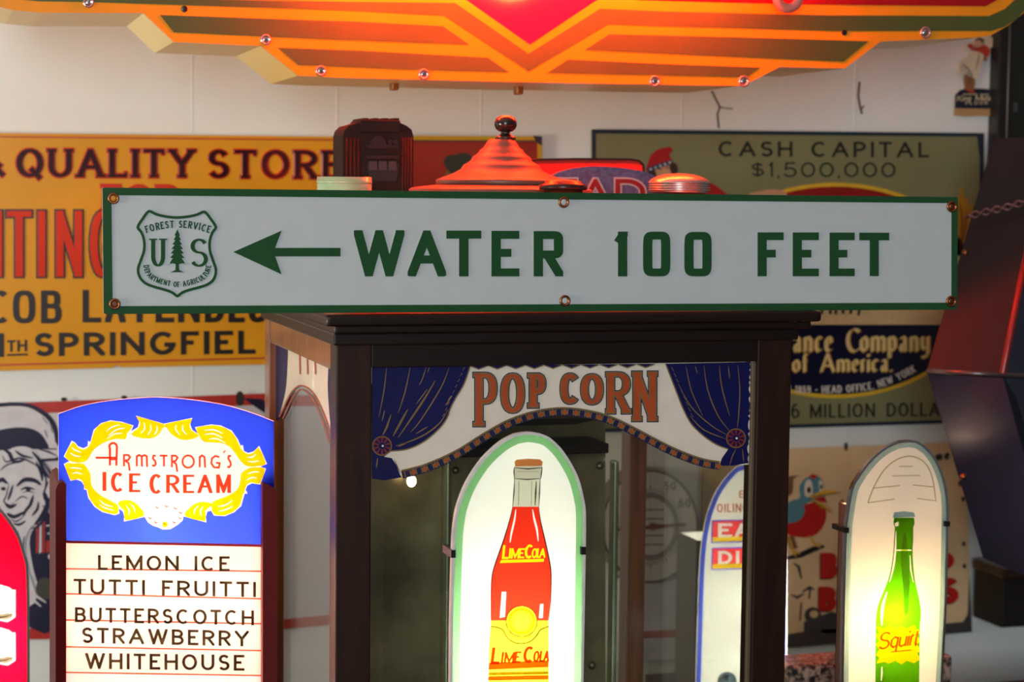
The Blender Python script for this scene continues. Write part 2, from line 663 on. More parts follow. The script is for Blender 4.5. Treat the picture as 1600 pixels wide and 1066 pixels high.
def text(s, p0, p1, h, st, grow=0.0, h1=None):
    """glyph polygons in pixels; baseline p0 -> p1, cap height h (h1 at the right end)"""
    h1 = h1 or h
    L = math.hypot(p1[0] - p0[0], p1[1] - p0[1])
    H = (h + h1) / 2
    out = []
    for c, x, w in layout(s, L, H, st):
        if c == ' ':
            continue
        g = []
        for q in glyph_polys(c, w, H, st, grow):
            r = []
            for a, b in q:
                t = (x + a) / L
                k = (h + (h1 - h) * t) / H
                r.append((p0[0] + (p1[0] - p0[0]) * t, p0[1] + (p1[1] - p0[1]) * t - b * k))
            g.append(r)
        out.append(g)
    return out


def text_path(s, path, H, st, grow=0.0):
    d = [0]
    for a, b in zip(path, path[1:]):
        d.append(d[-1] + math.hypot(b[0] - a[0], b[1] - a[1]))

    def at(t):
        t = min(max(t, 0), d[-1] - 1e-6)
        for i in range(len(path) - 1):
            if t <= d[i + 1]:
                k = (t - d[i]) / (d[i + 1] - d[i])
                return (path[i][0] + (path[i + 1][0] - path[i][0]) * k, path[i][1] + (path[i + 1][1] - path[i][1]) * k)
        return path[-1]
    out = []
    for c, x, w in layout(s, d[-1], H, st):
        if c == ' ':
            continue
        a, b = at(x), at(x + w)
        l = math.hypot(b[0] - a[0], b[1] - a[1]) or 1
        ux, uy = (b[0] - a[0]) / l, (b[1] - a[1]) / l
        g = [[(a[0] + ux * p + uy * q, a[1] + uy * p - ux * q) for p, q in poly] for poly in glyph_polys(c, w, H, st, grow)]
        out.append(g)
    return out


def gbox(c, x0, x1, yt, yb, st, grow=0.0):
    return [[(x0 + a, yb - b) for a, b in q] for q in glyph_polys(c, x1 - x0, yb - yt, st, grow)]


def letters(b, groups, Y, thick, mi=0):
    for g in groups:
        b.plate(g, Y, thick, mi)
    return b


def words(s, groups):
    """the glyph groups of a line of text, word by word"""
    out, k = [], 0
    for w in s.split(' '):
        out.append(groups[k:k + len(w)])
        k += len(w)
    return out


def disc(cx, cy, rx, ry=None, k=28):
    ry = ry or rx
    return [(cx + rx * math.cos(2 * PI * i / k), cy + ry * math.sin(2 * PI * i / k)) for i in range(k)]


def line(pts, w, w2=None):
    return thick_line(pts, w, w2 or w)


def taper(pts, w):
    """a brush line, thin at both ends"""
    L, R = [], []
    m = len(pts)
    for i, p in enumerate(pts):
        a, b = pts[max(i - 1, 0)], pts[min(i + 1, m - 1)]
        dx, dy = b[0] - a[0], b[1] - a[1]
        l = math.hypot(dx, dy) or 1
        k = w * .5 * (0.25 + 0.75 * math.sin(PI * (i + .15) / (m - .7)))
        L.append((p[0] - dy / l * k, p[1] + dx / l * k))
        R.append((p[0] + dy / l * k, p[1] - dx / l * k))
    return L + R[::-1]


def smooth(pts, k=4, closed=False):
    """Catmull-Rom through the points"""
    n = len(pts)
    out = []
    for i in range(n if closed else n - 1):
        p = [pts[(i + j) % n] if closed else pts[min(max(i + j, 0), n - 1)] for j in (-1, 0, 1, 2)]
        for s in range(k):
            t = s / k
            out.append(tuple(.5 * (2 * p[1][c] + (p[2][c] - p[0][c]) * t + (2 * p[0][c] - 5 * p[1][c] + 4 * p[2][c] - p[3][c]) * t * t
                                   + (3 * p[1][c] - p[0][c] - 3 * p[2][c] + p[3][c]) * t ** 3) for c in (0, 1)))
    if not closed:
        out.append(pts[-1])
    return out


def inset(poly, d):
    """offset a closed pixel outline inwards (polygon in either direction)"""
    n = len(poly)
    A = sum(poly[i][0] * poly[(i + 1) % n][1] - poly[(i + 1) % n][0] * poly[i][1] for i in range(n))
    sg = 1 if A > 0 else -1
    out = []
    for i in range(n):
        a, b, c = poly[i - 1], poly[i], poly[(i + 1) % n]
        d1 = (b[0] - a[0], b[1] - a[1])
        d2 = (c[0] - b[0], c[1] - b[1])
        l1, l2 = math.hypot(*d1) or 1, math.hypot(*d2) or 1
        n1 = (-d1[1] / l1 * sg, d1[0] / l1 * sg)
        n2 = (-d2[1] / l2 * sg, d2[0] / l2 * sg)
        k = 1 + n1[0] * n2[0] + n1[1] * n2[1]
        k = max(k, .35)
        out.append((b[0] + (n1[0] + n2[0]) / k * d, b[1] + (n1[1] + n2[1]) / k * d))
    return out


def px_len(px, py, Y):
    return (P(px + 1, py, Y) - P(px, py, Y)).length


CHROME = mat('chrome', (200, 200, 200), .15, 1.0, .04)
BRASS = mat('old_brass', (150, 95, 60), .35, 1.0, .2)
BLACK = mat('black_enamel', (22, 20, 22), .3, 0, .1)


def rivet(name, px, py, Y, rpx, parent, m=CHROME, hole=None, label=None):
    """a domed rivet head or a ringed eyelet on a sign face"""
    c = P(px, py, Y)
    r = rpx * px_len(px, py, Y)
    b = MB()
    if hole:
        b.lathe(c, [(r, 0), (r, .0010), (r * .92, .0018), (r * .72, .0018), (r * .6, .0012), (r * .55, .0002)], 24, 0, 'Y')
        b.lathe((c[0], c[1] - .0003, c[2]), [(r * .56, 0), (r * .55, .0006), (r * .3, .0009)], 20, 1, 'Y')
        return b.build(name, [m, hole], parent, label)
    b.lathe(c, [(r, 0), (r * 1.0, .0012), (r * .8, .0026), (r * .45, .0038), (r * .1, .0042)], 20, 0, 'Y')
    return b.build(name, m, parent, label)


# ================================================================== THE SETTING
YW = 2.75
WALL = mat('white_wall_panel', (222, 230, 230), .45, 0, .03, 6, .02)
b = MB()
b.box(-2.6, 3.6, YW, YW + .1, 0, 2.75, 0)
for sx, y0, y1 in ((300, 60, 620), (527, 70, 640), (752, 120, 330), (1066, 130, 210), (1337, 95, 720), (1020, 640, 1066)):
    a, c = P(sx, y0, YW), P(sx, y1, YW)
    b.box(a.x - .0012, a.x + .0012, YW - .0006, YW + .01, c.z, a.z, 0, .0004)
for ln, w in (([(1112, 142), (1117, 152), (1121, 160), (1125, 168), (1121, 178), (1123, 200)], 2.4),
              ([(1123, 166), (1132, 169), (1145, 170)], 1.6),
              ([(1343, 128), (1341, 150), (1344, 168), (1347, 178)], 3.0), ([(1345, 172), (1350, 165)], 2.0)):
    b.plate(line(ln, w), YW - .0008, .0008, 1)
struct(b.build('wall_back', [WALL, mat('wall_crack', (88, 76, 66), .8)]))
b = MB()
b.box(-2.6, 3.6, -2.6, YW + .1, -.1, 0)
struct(b.build('floor', mat('floor_boards', (120, 95, 70), .5, 0, .15, 5)))

b = MB()
b.box(-2.6, 3.6, -2.6, YW + .1, 2.75, 2.85)
struct(b.build('ceiling', WALL))

# counter the machine and the lit signs stand on
ZT = .80
b = MB()
b.box(-.55, 1.75, 1.42, 2.42, ZT - .04, ZT, 0, .006)
counter = thing('counter', 'dark wooden counter carrying the popcorn machine and the lit signs', 'counter', (.6, 1.9, 0))
b.build('counter_top', wood('counter_wood', (52, 34, 24), (78, 52, 36), axis='X'), counter)
b = MB()
b.box(-.5, 1.7, 1.48, 2.38, 0, ZT - .04, 0, .004)
b.build('counter_base', wood('counter_base_wood', (46, 30, 22), (66, 44, 32)), counter)

# ================================================================== WATER SIGN
YS = 1.80
WHITE_EN = mat('white_porcelain', (186, 198, 202), .18, 0, .02, 40, .0, .3)
GREEN_EN = mat('forest_green_porcelain', (26, 74, 38), .2, 0, .08, 40, 0, .4)
t = thing('enamel_sign', 'long white enamel sign with green border, tree shield, arrow and green letters', 'sign', P(820, 488, YS))
outer = [(162, 293), (1495, 308), (1497, 310), (1495.5, 482), (1493, 484), (165, 491), (162, 489), (160, 295)]
inner = [(174, 305), (1487, 317.5), (1487, 473), (176, 478.5)]
b = MB(); b.plate([outer], YS, .004); b.build('panel', WHITE_EN, t)
b = MB(); b.plate([outer, inner], YS - .0008, .0008, 0, 'eo'); b.build('border', GREEN_EN, t)
YL = YS - .0009
BLK = dict(w=.205, h=.175, sup=5)
boxes = [('W', 553, 632, 359.8, 432), ('A', 637, 697, 360.2, 432), ('T', 697.5, 752, 360.4, 432), ('E', 768, 811.5, 360.8, 432), ('R', 834, 880, 361.2, 432),
         ('1', 958.5, 981, 362, 432), ('0', 1005, 1047.5, 362, 432), ('0', 1069.5, 1112, 362.4, 432),
         ('F', 1184, 1224.5, 363.2, 431.8), ('E', 1239, 1279.5, 363.3, 431.8), ('E', 1296.5, 1335.5, 363.5, 431.7), ('T', 1343, 1389.5, 363.7, 431.6)]
for word in (boxes[:5], boxes[5:8], boxes[8:]):
    b = MB()
    for c, x0, x1, yt, yb in word:
        st = dict(BLK)
        if c in '0R':
            st.update(sup=7)
        b.plate(gbox(c, x0, x1, yt, yb, st), YL, .001)
    b.build('lettering', GREEN_EN, t)
b = MB(); b.plate([[(364.7, 393.8), (440, 360.5), (429.8, 387.5), (532, 387.5), (532, 400.7), (429.8, 400.7), (440, 428.8)]], YL, .001)
b.build('arrow', GREEN_EN, t)
sh = [(232, 328), (245, 333), (260, 336.5), (276.5, 338), (293, 336.5), (307, 333.5), (320, 329), (331, 341), (339.5, 355), (334, 364), (330, 376),
      (330, 391), (335, 407), (339.5, 422), (336, 437), (326, 446), (312, 451), (297, 455), (286, 459), (277, 465), (268, 459), (257, 455), (241, 450.5),
      (227, 445), (217, 435), (213.5, 421), (218, 406), (223, 391), (223, 376), (219, 364), (213, 355), (221, 341)]
sh2 = smooth(sh, 3, True)
b = MB(); b.plate([sh2, inset(sh2, 4.2)], YL, .001, 0, 'eo')
tr = [(277, 358.5)]
prof = [(368, 3, 6), (375, 4, 8), (382, 5, 10.5), (389, 6.5, 12.5), (396, 7.5, 14), (403, 9, 15.5), (411, 10, 16.5)]
R_ = [(277, 358.5)]
for y, i_, o_ in prof:
    R_ += [(277 + o_ * .72, y), (277 + i_ * .75, y - .5 + 1)]
R_ += [(277 + 16, 414), (277 + 8, 411), (277 + 2.4, 413), (277 + 3, 422), (288, 426), (283, 425.5)]
L_ = [(554 - x, y) for x, y in R_[1:]][::-1]
b.plate([R_ + L_], YL, .001)
ser = dict(w=.15, h=.06, serif=.07, sh=.05)
b.plate(gbox('U', 233, 261, 373, 416.5, ser), YL, .001)
b.plate(gbox('S', 297, 325, 373, 417, dict(w=.15, h=.07)), YL, .001)
small = dict(w=.17, h=.15, gap=.2)
letters(b, text_path('FOREST SERVICE', [(229, 364.5), (243, 360), (262, 356.6), (277, 356), (293, 356.6), (312, 360), (327, 364.5)], 11.5, small), YL, .0008)
letters(b, text_path('DEPARTMENT OF AGRICULTURE', smooth([(224, 415), (226.5, 427), (234.5, 436.5), (245, 442), (260, 446.5), (277, 449), (294, 446.5), (309, 442), (319.5, 436.5), (327.5, 427), (330, 415)], 3), 8.6, small), YL, .0008)
b.build('emblem', GREEN_EN, t)
for px, py, r, hm in ((177, 310, 9, mat('yellow_behind', (190, 130, 30), .5)), (179, 475, 9, mat('rust_brown', (110, 66, 40), .6)), (880.5, 316, 8.5, WHITE_EN),
                      (882.5, 470, 8.5, WHITE_EN), (1487, 323, 8, BRASS), (1486, 471, 8, BRASS)):
    rivet('grommet', px, py, YS - .0010, r, t, BRASS, hm)

# ================================================================== POPCORN MACHINE
YC = 1.815                                                  # front face
YB = 2.225                                                  # back face
DARKW = wood('walnut_upright', (28, 11, 6), (44, 20, 11), .45, coat=.05)
DARKX = wood('walnut_rail', (16, 6, 4), (26, 11, 7), .45, 'X', .05)
pt = P(878, 488.6, YS)
Ztop = pt.z
xl, xl2 = P(525, 700, YC).x, P(580.5, 700, YC).x
xr1, xr = P(1181, 700, YC).x, P(1234, 700, YC).x
zr1 = P(880, 535, YC).z
zr0 = P(880, 570, YC).z
SIDEW = wood('warm_lit_walnut', (104, 56, 28), (140, 80, 42), .3, 'Z', .5)  # lighter walnut: warm light on the varnished sides put into the colour
pc = thing('popcorn_machine', 'dark walnut popcorn cabinet with painted blue curtains and lettering on its glass', 'popcorn machine', ((xl + xr) / 2, (YC + YB) / 2, ZT))
pw = xl2 - xl
b = MB()
x0, x1 = P(505, 500, YC - .012).x, P(1275, 500, YC - .012).x
b.box(x0, x1, YC - .026, YB + .02, Ztop - .011, Ztop, 0, .004, 3)
x0, x1 = P(517, 520, YC).x, P(1258, 520, YC).x
b.box(x0, x1, YC - .015, YB + .01, Ztop - .019, Ztop - .0105, 0, .003, 3)
b.box(xl - .004, xr + .004, YC - .007, YB + .004, zr1, Ztop - .0185, 0, .002)
b.build('cornice', DARKX, pc)
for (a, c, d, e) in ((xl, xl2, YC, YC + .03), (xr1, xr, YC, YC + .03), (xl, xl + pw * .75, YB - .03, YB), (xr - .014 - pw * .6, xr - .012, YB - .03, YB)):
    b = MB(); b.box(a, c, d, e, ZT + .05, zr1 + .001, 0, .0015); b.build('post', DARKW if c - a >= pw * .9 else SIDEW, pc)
b = MB(); b.box(xl2, xr1, YC + .001, YC + .025, zr0, zr1, 0, .001); b.build('rail', DARKX, pc)
b = MB(); b.box(xl + pw, xr - pw, YB - .025, YB - .002, zr0, zr1, 0, .001); b.build('rail', DARKX, pc)
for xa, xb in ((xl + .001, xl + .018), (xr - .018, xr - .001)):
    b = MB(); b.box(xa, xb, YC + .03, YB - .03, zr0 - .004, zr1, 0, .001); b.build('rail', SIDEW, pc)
b = MB(); b.box(xl - .01, xr + .01, YC - .01, YB + .01, ZT, ZT + .05, 0, .004); b.build('plinth', DARKX, pc)
GL = glass('clear_pane', (244, 248, 244), .8)
gp = MB(); gp.box(xl2 - .003, xr1 + .003, YC + .008, YC + .0105, ZT + .05, zr0 + .003); pane = gp.build('glass_pane', GL, pc)
for xa in (xl + .009, xr - .0115):
    b = MB(); b.box(xa, xa + .0025, YC + .028, YB - .028, ZT + .05, zr0); b.build('glass_pane', glass('side_pane', (240, 240, 240), 1.2), pc)
b = MB()
sx0 = P(1169, 800, YC + .006).x
b.box(sx0, xr1, YC + .003, YC + .008, ZT + .05, zr0 - .001, 0, .001)
b.build('glass_stop', mat('stop_wood', (92, 80, 62), .4), pc)

# ---- painted decal on the front pane
YD = YC + .0076
NAVY = mat('navy_decal', (8, 12, 74), .45, 0, .1, spec=.25)
CREAM = mat('cream_decal', (222, 214, 200), .4, 0, .03)
GOLD = mat('gold_decal', (132, 108, 66), .4, .3, .15)
RUST = mat('rust_orange_decal', (166, 70, 28), .4, 0, .1)
bandc = smooth([(628, 742), (648, 737), (671, 730), (715, 710), (760, 682), (799, 661), (840, 648), (880, 643.5), (920, 648), (950, 656), (980, 669.5), (1040, 701), (1080, 718), (1104, 725), (1124, 728)], 4)
val = [(581, 572), (1172, 566), (1172, 726)] + bandc[::-1] + [(581, 742)]
b = MB(); b.plate([val], YD, 0); b.build('valance', CREAM, pane)
lc = smooth([(735, 571.5), (725, 600), (712, 622), (703, 640), (699, 652), (688, 668), (668, 686), (650, 697), (632, 703), (612, 705)], 4)
left_c = [(581, 573)] + lc + [(600, 714), (612, 716), (620, 728), (625, 742), (628, 746), (600, 751), (581, 748)]
rc = smooth([(1040, 568.5), (1049, 592), (1060, 620), (1068, 640), (1080, 662), (1098, 680), (1118, 694), (1138, 702)], 4)
jag = []
yy = 566
while yy < 728:
    jag.append((1173 + random.uniform(-2.2, 2.2) - (yy - 566) * .025, yy))
    yy += 4
right_c = rc + [(1128, 716), (1124, 728), (1145, 728), (1168, 724)] + jag[::-1]
b = MB(); b.plate([left_c], YD - .0003, 0); b.build('curtain', NAVY, pane)
b = MB(); b.plate([right_c], YD - .0003, 0); b.build('curtain', NAVY, pane)
b = MB(); b.plate([[(1173, 565), (1182, 565), (1182, 718), (1170, 718)]], YD - .0001, 0); b.build('backing_edge', mat('pale_backing', (178, 182, 192), .4), pane)
b = MB()
for ln, w in (([(604, 574), (600, 610), (592, 652)], 1.8), ([(641, 574), (633, 612), (622, 646)], 1.8), ([(666, 574), (660, 592), (655, 602)], 1.6), ([(671, 574), (668, 582)], 1.4),
              ([(702, 574), (692, 600), (676, 628), (655, 660), (642, 675)], 2.0), ([(680, 595), (664, 622), (644, 652), (622, 684)], 3.0), ([(668, 608), (650, 632)], 1.6), ([(637, 640), (626, 660), (614, 682)], 3.4),
              ([(611, 648), (604, 668), (598, 680)], 3.0), ([(601, 641), (597, 658)], 1.8), ([(700, 640), (688, 660), (666, 678), (640, 690), (618, 697)], 2.2),
              ([(700, 626), (706, 618)], 2), ([(696, 634), (703, 624)], 2), ([(668, 667), (650, 678)], 2), ([(636, 692), (622, 698)], 2.4), ([(590, 716), (588, 732)], 2.2), ([(616, 718), (626, 740)], 1.6),
              ([(1072, 573), (1080, 610), (1098, 650)], 1.6), ([(1100, 572), (1106, 610), (1122, 650), (1142, 676)], 1.8), ([(1086, 572), (1090, 584)], 1.4), ([(1124, 572), (1128, 606), (1140, 650)], 1.8), ([(1138, 572), (1140, 592)], 1.5),
              ([(1153, 571), (1156, 610), (1154, 650), (1152, 668)], 1.8), ([(1060, 600), (1080, 636), (1110, 664), (1136, 680)], 1.8), ([(1078, 650), (1100, 672), (1134, 686)], 1.8),
              ([(1150, 702), (1144, 714), (1140, 728)], 1.6), ([(1160, 702), (1162, 722)], 1.6)):
    b.plate([taper(smooth(ln, 4), w)], YD - .0005, 0)
for i in range(9):
    y = 574 + i * 9
    x = 735 - (y - 572) * .44
    b.plate([taper([(x - 8, y), (x - 11, y + 5)], 1.6)], YD - .0005, 0)
    x = 1042 + (y - 572) * .42
    b.plate([taper([(x + 6, y), (x + 10, y + 6)], 1.6)], YD - .0005, 0)
for ln in (lc, rc):
    b.plate(line(ln, 2.0), YD - .0005, 0)
b.build('curtain_fold', GOLD, pane)
# beaded band
def offset_line(pts, d):
    out = []
    for i, p in enumerate(pts):
        a, c = pts[max(i - 1, 0)], pts[min(i + 1, len(pts) - 1)]
        l = math.hypot(c[0] - a[0], c[1] - a[1])
        out.append((p[0] - (c[1] - a[1]) / l * d, p[1] + (c[0] - a[0]) / l * d))
    return out
b = MB()
b.plate(line(bandc, 12.5), YD - .0007, 0, 0)
b.plate(line(offset_line(bandc, -6), 2.6), YD - .0009, 0, 1)
acc, last = 0, bandc[0]
pos = []
step = 9.2
for i in range(len(bandc) - 1):
    a, c = bandc[i], bandc[i + 1]
    l = math.hypot(c[0] - a[0], c[1] - a[1])
    s = 0
    while acc + (l - s) >= step:
        s += step - acc
        acc = 0
        pos.append((a[0] + (c[0] - a[0]) * s / l, a[1] + (c[1] - a[1]) * s / l, (c[0] - a[0]) / l, (c[1] - a[1]) / l))
    acc += l - s
for k, (x, y, ux, uy) in enumerate(pos):
    vx, vy = -uy, ux
    if k % 2:
        b.plate([disc(x + vx * .6, y + vy * .6, 4.2, 4.8, 14)], YD - .0009, 0, 1)
        b.plate([disc(x + vx * .6, y + vy * .6, 2.9, 3.4, 12)], YD - .0011, 0, 2)
    else:
        for s in (-4.4, 4.4):
            q = [(x + ux * (s + e) + vx * f, y + uy * (s + e) + vy * f) for e, f in ((-.8, -4), (.8, -4), (.8, 5), (-.8, 5))]
            b.plate([q], YD - .0009, 0, 1)
b.build('beaded_band', [mat('navy_band', (18, 20, 66), .4), GOLD, RUST], pane)
for cx, cy in ((597, 697), (1150, 685)):
    b = MB()
    b.plate([disc(cx, cy, 15.5)], YD - .0007, 0, 1)
    b.plate([disc(cx, cy, 14)], YD - .0009, 0, 2)
    for i in range(10):
        a = 2 * PI * i / 10
        q = [(cx + r * math.cos(a + o), cy + r * math.sin(a + o)) for r, o in ((5, -.12), (13, -.18), (13, .18), (5, .12))]
        b.plate([q], YD - .0011, 0, 0)
    b.plate([disc(cx, cy, 5)], YD - .0011, 0, 0)
    b.plate([disc(cx + 1, cy, 1.8)], YD - .0013, 0, 3)
    b.build('rosette', [NAVY, GOLD, mat('dark_red_decal', (118, 32, 28), .4), CREAM], pane)
for c, x0, x1, yt, yb in (('P', 738, 781, 581, 668), ('O', 781, 821, 582, 647), ('P', 823, 857, 582, 639), ('C', 874, 907, 582, 633), ('O', 906, 944, 583, 634), ('R', 945, 988, 580, 648), ('N', 986, 1029, 579, 660)):
    if c in 'PC' and x0 in (738, 874):
        b = MB()
    H = yb - yt
    k = 64.0 / H
    st = dict(w=.15 * k, h=.075 * k, serif=(.05 if c not in 'RN' else .03) * k if c not in 'OC' else 0, sh=.07 * k, sup=2.3)
    g = [(x0 + 3, x1 - 3, yt + 3, yb - 3)][0]
    b.plate(gbox(c, *g, st, 3.1), YD - .0006, 0, 0)
    b.plate(gbox(c, *g, st, 1.9), YD - .0008, 0, 1)
    b.plate(gbox(c, *g, st, -.2), YD - .0010, 0, 2)
    if x0 in (823, 986):
        b.build('lettering', [NAVY, GOLD, RUST], pane)
b = MB()
for i in range(10):
    x = 748 + i * 29
    y = 571.3 - (x - 735) * .0095
    b.plate([[(x - 13, y), (x + 13, y), (x, y + 5)]], YD - .0006, 0, 0)
    b.plate(line([(x - 14, y + .5), (x, y + 6), (x + 14, y + .5)], 1.6), YD - .0008, 0, 1)
b.build('scallop_edge', [NAVY, GOLD], pane)

# the same painted curtain on the left side pane, seen at a shallow angle
def side_plate(b, polys, X, mi=0, rule='union'):
    pts, tris = fill(polys, rule)
    out = []
    for px, py in pts:
        d = ray(px, py)
        out.append(EYE + d * (X / d.x))
    b.add(out, tris, mi)


side_pane = [o for o in pc.children if o.name.startswith('glass_pane') and o is not pane][0]
XS = xl + .0085
b = MB()
arch_s = smooth([(436, 652), (442, 640), (449, 624), (458, 610), (468, 603), (480, 606), (492, 618), (503, 640), (512, 664), (519, 690)], 4)
side_plate(b, [[(432, 528), (519, 566)] + arch_s[::-1]], XS)
b.build('valance', CREAM, side_pane)
b = MB()
side_plate(b, [[(430, 527), (450, 536)] + smooth([(450, 536), (449, 570), (446, 610), (437, 648)], 4)[1:] + [(430, 660)]], XS - .0003)
b.build('curtain', NAVY, side_pane)
b = MB()
side_plate(b, [smooth([(514, 564), (512, 600), (514, 640), (519, 690)], 4) + [(521, 700), (521, 567)]], XS - .0003)
b.build('curtain', NAVY, side_pane)
b = MB()
side_plate(b, line(arch_s, 2.5), XS - .0004)
side_plate(b, line(offset_line(arch_s, 6), 2.0), XS - .0004)
for x in (468, 480, 492):
    side_plate(b, line([(x, 548 + (x - 468) * .45), (x + 1, 585)], 2.5), XS - .0004)
b.build('valance_trim', RUST, side_pane)

# ---- inside of the cabinet
TIN = mat('tarnished_tin', (150, 136, 104), .3, .35, .45, 14, .05)
TIN2 = mat('grimy_tin', (96, 92, 74), .4, .4, .25, 12, .05)
YM = 2.17
b = MB(); b.plate([[(560, 600), (946, 600), (946, 1140), (560, 1140)]], YM, .004); b.build('back_sheet', TIN, pc)
b = MB()
a, c = P(720, 716, 2.09), P(952, 693, 2.09)
b.box(a.x, c.x, 2.09, 2.16, a.z, c.z, 0, .002)
b.build('kettle_rail', mat('burnt_brown_metal', (40, 24, 16), .45, .5), pc)
b = MB()
a, c = P(640, 690, 2.02), P(948, 652, 2.02)
v = [(a.x, 2.02, c.z), (c.x, 2.02, c.z), (c.x, 2.13, a.z), (a.x, 2.13, a.z)]
b.add(v + [(x, y + .004, z) for x, y, z in v], [(0, 3, 2, 1), (4, 5, 6, 7), (0, 1, 5, 4), (1, 2, 6, 5), (2, 3, 7, 6), (3, 0, 4, 7)])
b.build('kettle_hood', TIN2, pc)
for px in (697, 958):  # left strip added as the bottle sign's reflection, right one is tin
    b = MB()
    a, c = P(px - 4 if px < 800 else px - 7, 1130, 2.155), P(px + 4 if px < 800 else px + 7, 720, 2.155)
    b.box(a.x, c.x, 2.148, 2.166, a.z, c.z, 0, .002)
    b.build('strip_and_reflection', mat('tin_and_reflection', (190, 196, 170), .25, .9), pc)
for px, py in ((712, 735), (937, 728), (925, 1040)):
    rivet('screw', px, py, YM - .0005, 6, pc, mat('screw_steel', (150, 145, 125), .4, .9))
b = MB()  # glowing bulb and socket added to stand in for a lamp's reflection
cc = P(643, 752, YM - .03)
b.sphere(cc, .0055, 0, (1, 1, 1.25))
pb = b.build('reflection_bulb', glow('lamp_reflection_glow', (255, 222, 178), 9.0), pc)
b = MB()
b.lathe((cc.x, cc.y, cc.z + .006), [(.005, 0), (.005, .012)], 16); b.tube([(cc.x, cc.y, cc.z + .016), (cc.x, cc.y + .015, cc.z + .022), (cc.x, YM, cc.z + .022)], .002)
b.build('reflection_bulb_socket', BLACK, pb)

# ---- domed lid on the roof of the machine
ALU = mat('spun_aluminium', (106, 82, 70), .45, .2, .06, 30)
YL2 = 2.02
c0 = P(783, 291, YL2)
k = px_len(783, 260, YL2)
Zc = Ztop
lt = thing('domed_lid', 'stepped silver domed lid with black ball knob, glowing red from the neon above', 'lid', (c0.x, YL2, Ztop))
b = MB()
zz = lambda py: P(783, py, YL2).z - Zc
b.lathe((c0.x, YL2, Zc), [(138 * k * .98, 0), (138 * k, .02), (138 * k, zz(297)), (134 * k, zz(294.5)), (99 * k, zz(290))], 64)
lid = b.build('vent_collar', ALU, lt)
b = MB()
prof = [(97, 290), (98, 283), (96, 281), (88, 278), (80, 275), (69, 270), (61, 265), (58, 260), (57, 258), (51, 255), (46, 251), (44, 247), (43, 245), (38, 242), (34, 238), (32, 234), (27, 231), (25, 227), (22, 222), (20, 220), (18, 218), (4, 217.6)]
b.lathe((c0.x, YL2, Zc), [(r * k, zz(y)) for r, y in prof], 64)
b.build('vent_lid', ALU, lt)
b = MB()
kp = [(16, 218), (15, 214), (11, 212), (7, 209), (7, 206), (11, 205), (15, 201), (17, 196), (17, 191), (14.5, 185), (9, 181), (2, 180)]
b.lathe((c0.x + 6 * k, YL2, Zc), [(r * k, zz(y)) for r, y in kp], 32)
b.build('knob', mat('black_bakelite', (26, 20, 20), .25, 0, .1, coat=.3), lt)

# ================================================================== THINGS ON TOP OF THE MACHINE
# small tower radio
YR = 2.13
BAK = mat('brown_bakelite', (36, 22, 19), .7, 0, .25, 25, .1, .0, spec=.2)
SHX = lambda x: 536 + (x - 521) * (110 / 124.0)
x0, x1 = P(SHX(521), 250, YR).x, P(645, 250, YR).x
z1 = P(583, 205, YR).z
t = thing('tabletop_radio', 'small dark brown tower radio with a notched crest on the machine roof', 'radio', ((x0 + x1) / 2, YR + .04, Ztop))
w_ = x1 - x0
b = MB()
sil = [(521, 480), (521, 212), (524, 203), (532, 196), (545, 193), (552, 191), (553, 188), (575, 187), (600, 187), (620, 188), (622, 192), (634, 197), (642, 203), (645, 213), (645, 480)]
zb = [p if p[1] < 400 else None for p in sil]
fr = [(P(SHX(a), min(c, 300), YR).x, P(SHX(a), c, YR).z if c < 400 else Ztop) for a, c in sil]
n = len(fr)
vs = [(x, YR, z) for x, z in fr] + [(x, YR + .055, z) for x, z in fr]
b.add(vs, [tuple(range(n))[::-1], tuple(range(n, 2 * n))] + [(i, (i + 1) % n, n + (i + 1) % n, n + i) for i in range(n)])
b.build('cabinet', BAK, t)
b = MB()
for i in range(4):
    x = SHX(556 + i * 18)
    a, c = P(x, 188.5, YR - .004), P(x + 9, 186, YR - .004)
    b.box(a.x, c.x, YR - .004, YR + .052, a.z - .001, c.z + .001, 0, .0006)
a, c = P(SHX(552), 206, YR - .005), P(SHX(622), 188, YR - .005)
b.box(a.x, c.x, YR - .005, YR + .02, a.z, c.z, 0, .001)
b.build('crest', BAK, t)
b = MB()
for x_0, x_1 in ((524, 552), (624, 643)):
    for i in range(4):
        xx = x_0 + (x_1 - x_0) * (i + .5) / 4
        p = P(SHX(xx), 210, YR)
        b.tube([(p.x, YR, P(xx, 215, YR).z), (p.x, YR, Ztop + .01)], .0012)
b.build('fluting', BAK, t)
b = MB()
b.plate([[(SHX(x), y) for x, y in [(562, 226)] + arc(583, 226, 14, -14, 180, 0) + [(619, 226), (619, 232), (562, 232)]]], YR - .003, .003)
for px in (604, 613):
    b.plate([disc(SHX(px), 222, 4)], YR - .004, .004)
b.plate([[(SHX(x), y) for x, y in ((563, 243), (620, 243), (620, 248), (563, 248))]], YR - .005, .005)
b.build('dial_escutcheon', mat('dark_bakelite', (44, 26, 26), .3), t)
b = MB()
for i in range(3):
    b.plate([[(SHX(x + i * 17), y) for x, y in ((567, 252), (581, 252), (581, 266), (567, 266))]], YR - .003, .003)
b.build('push_button', mat('grey_key', (60, 50, 52), .4), t)
b = MB()
b.plate([[(SHX(x), y) for x, y in ((563, 256), (620, 256), (615, 283), (568, 283))]], YR - .0015, .0015)
b.build('speaker_grille', mat('grille_black', (20, 14, 14), .6), t)

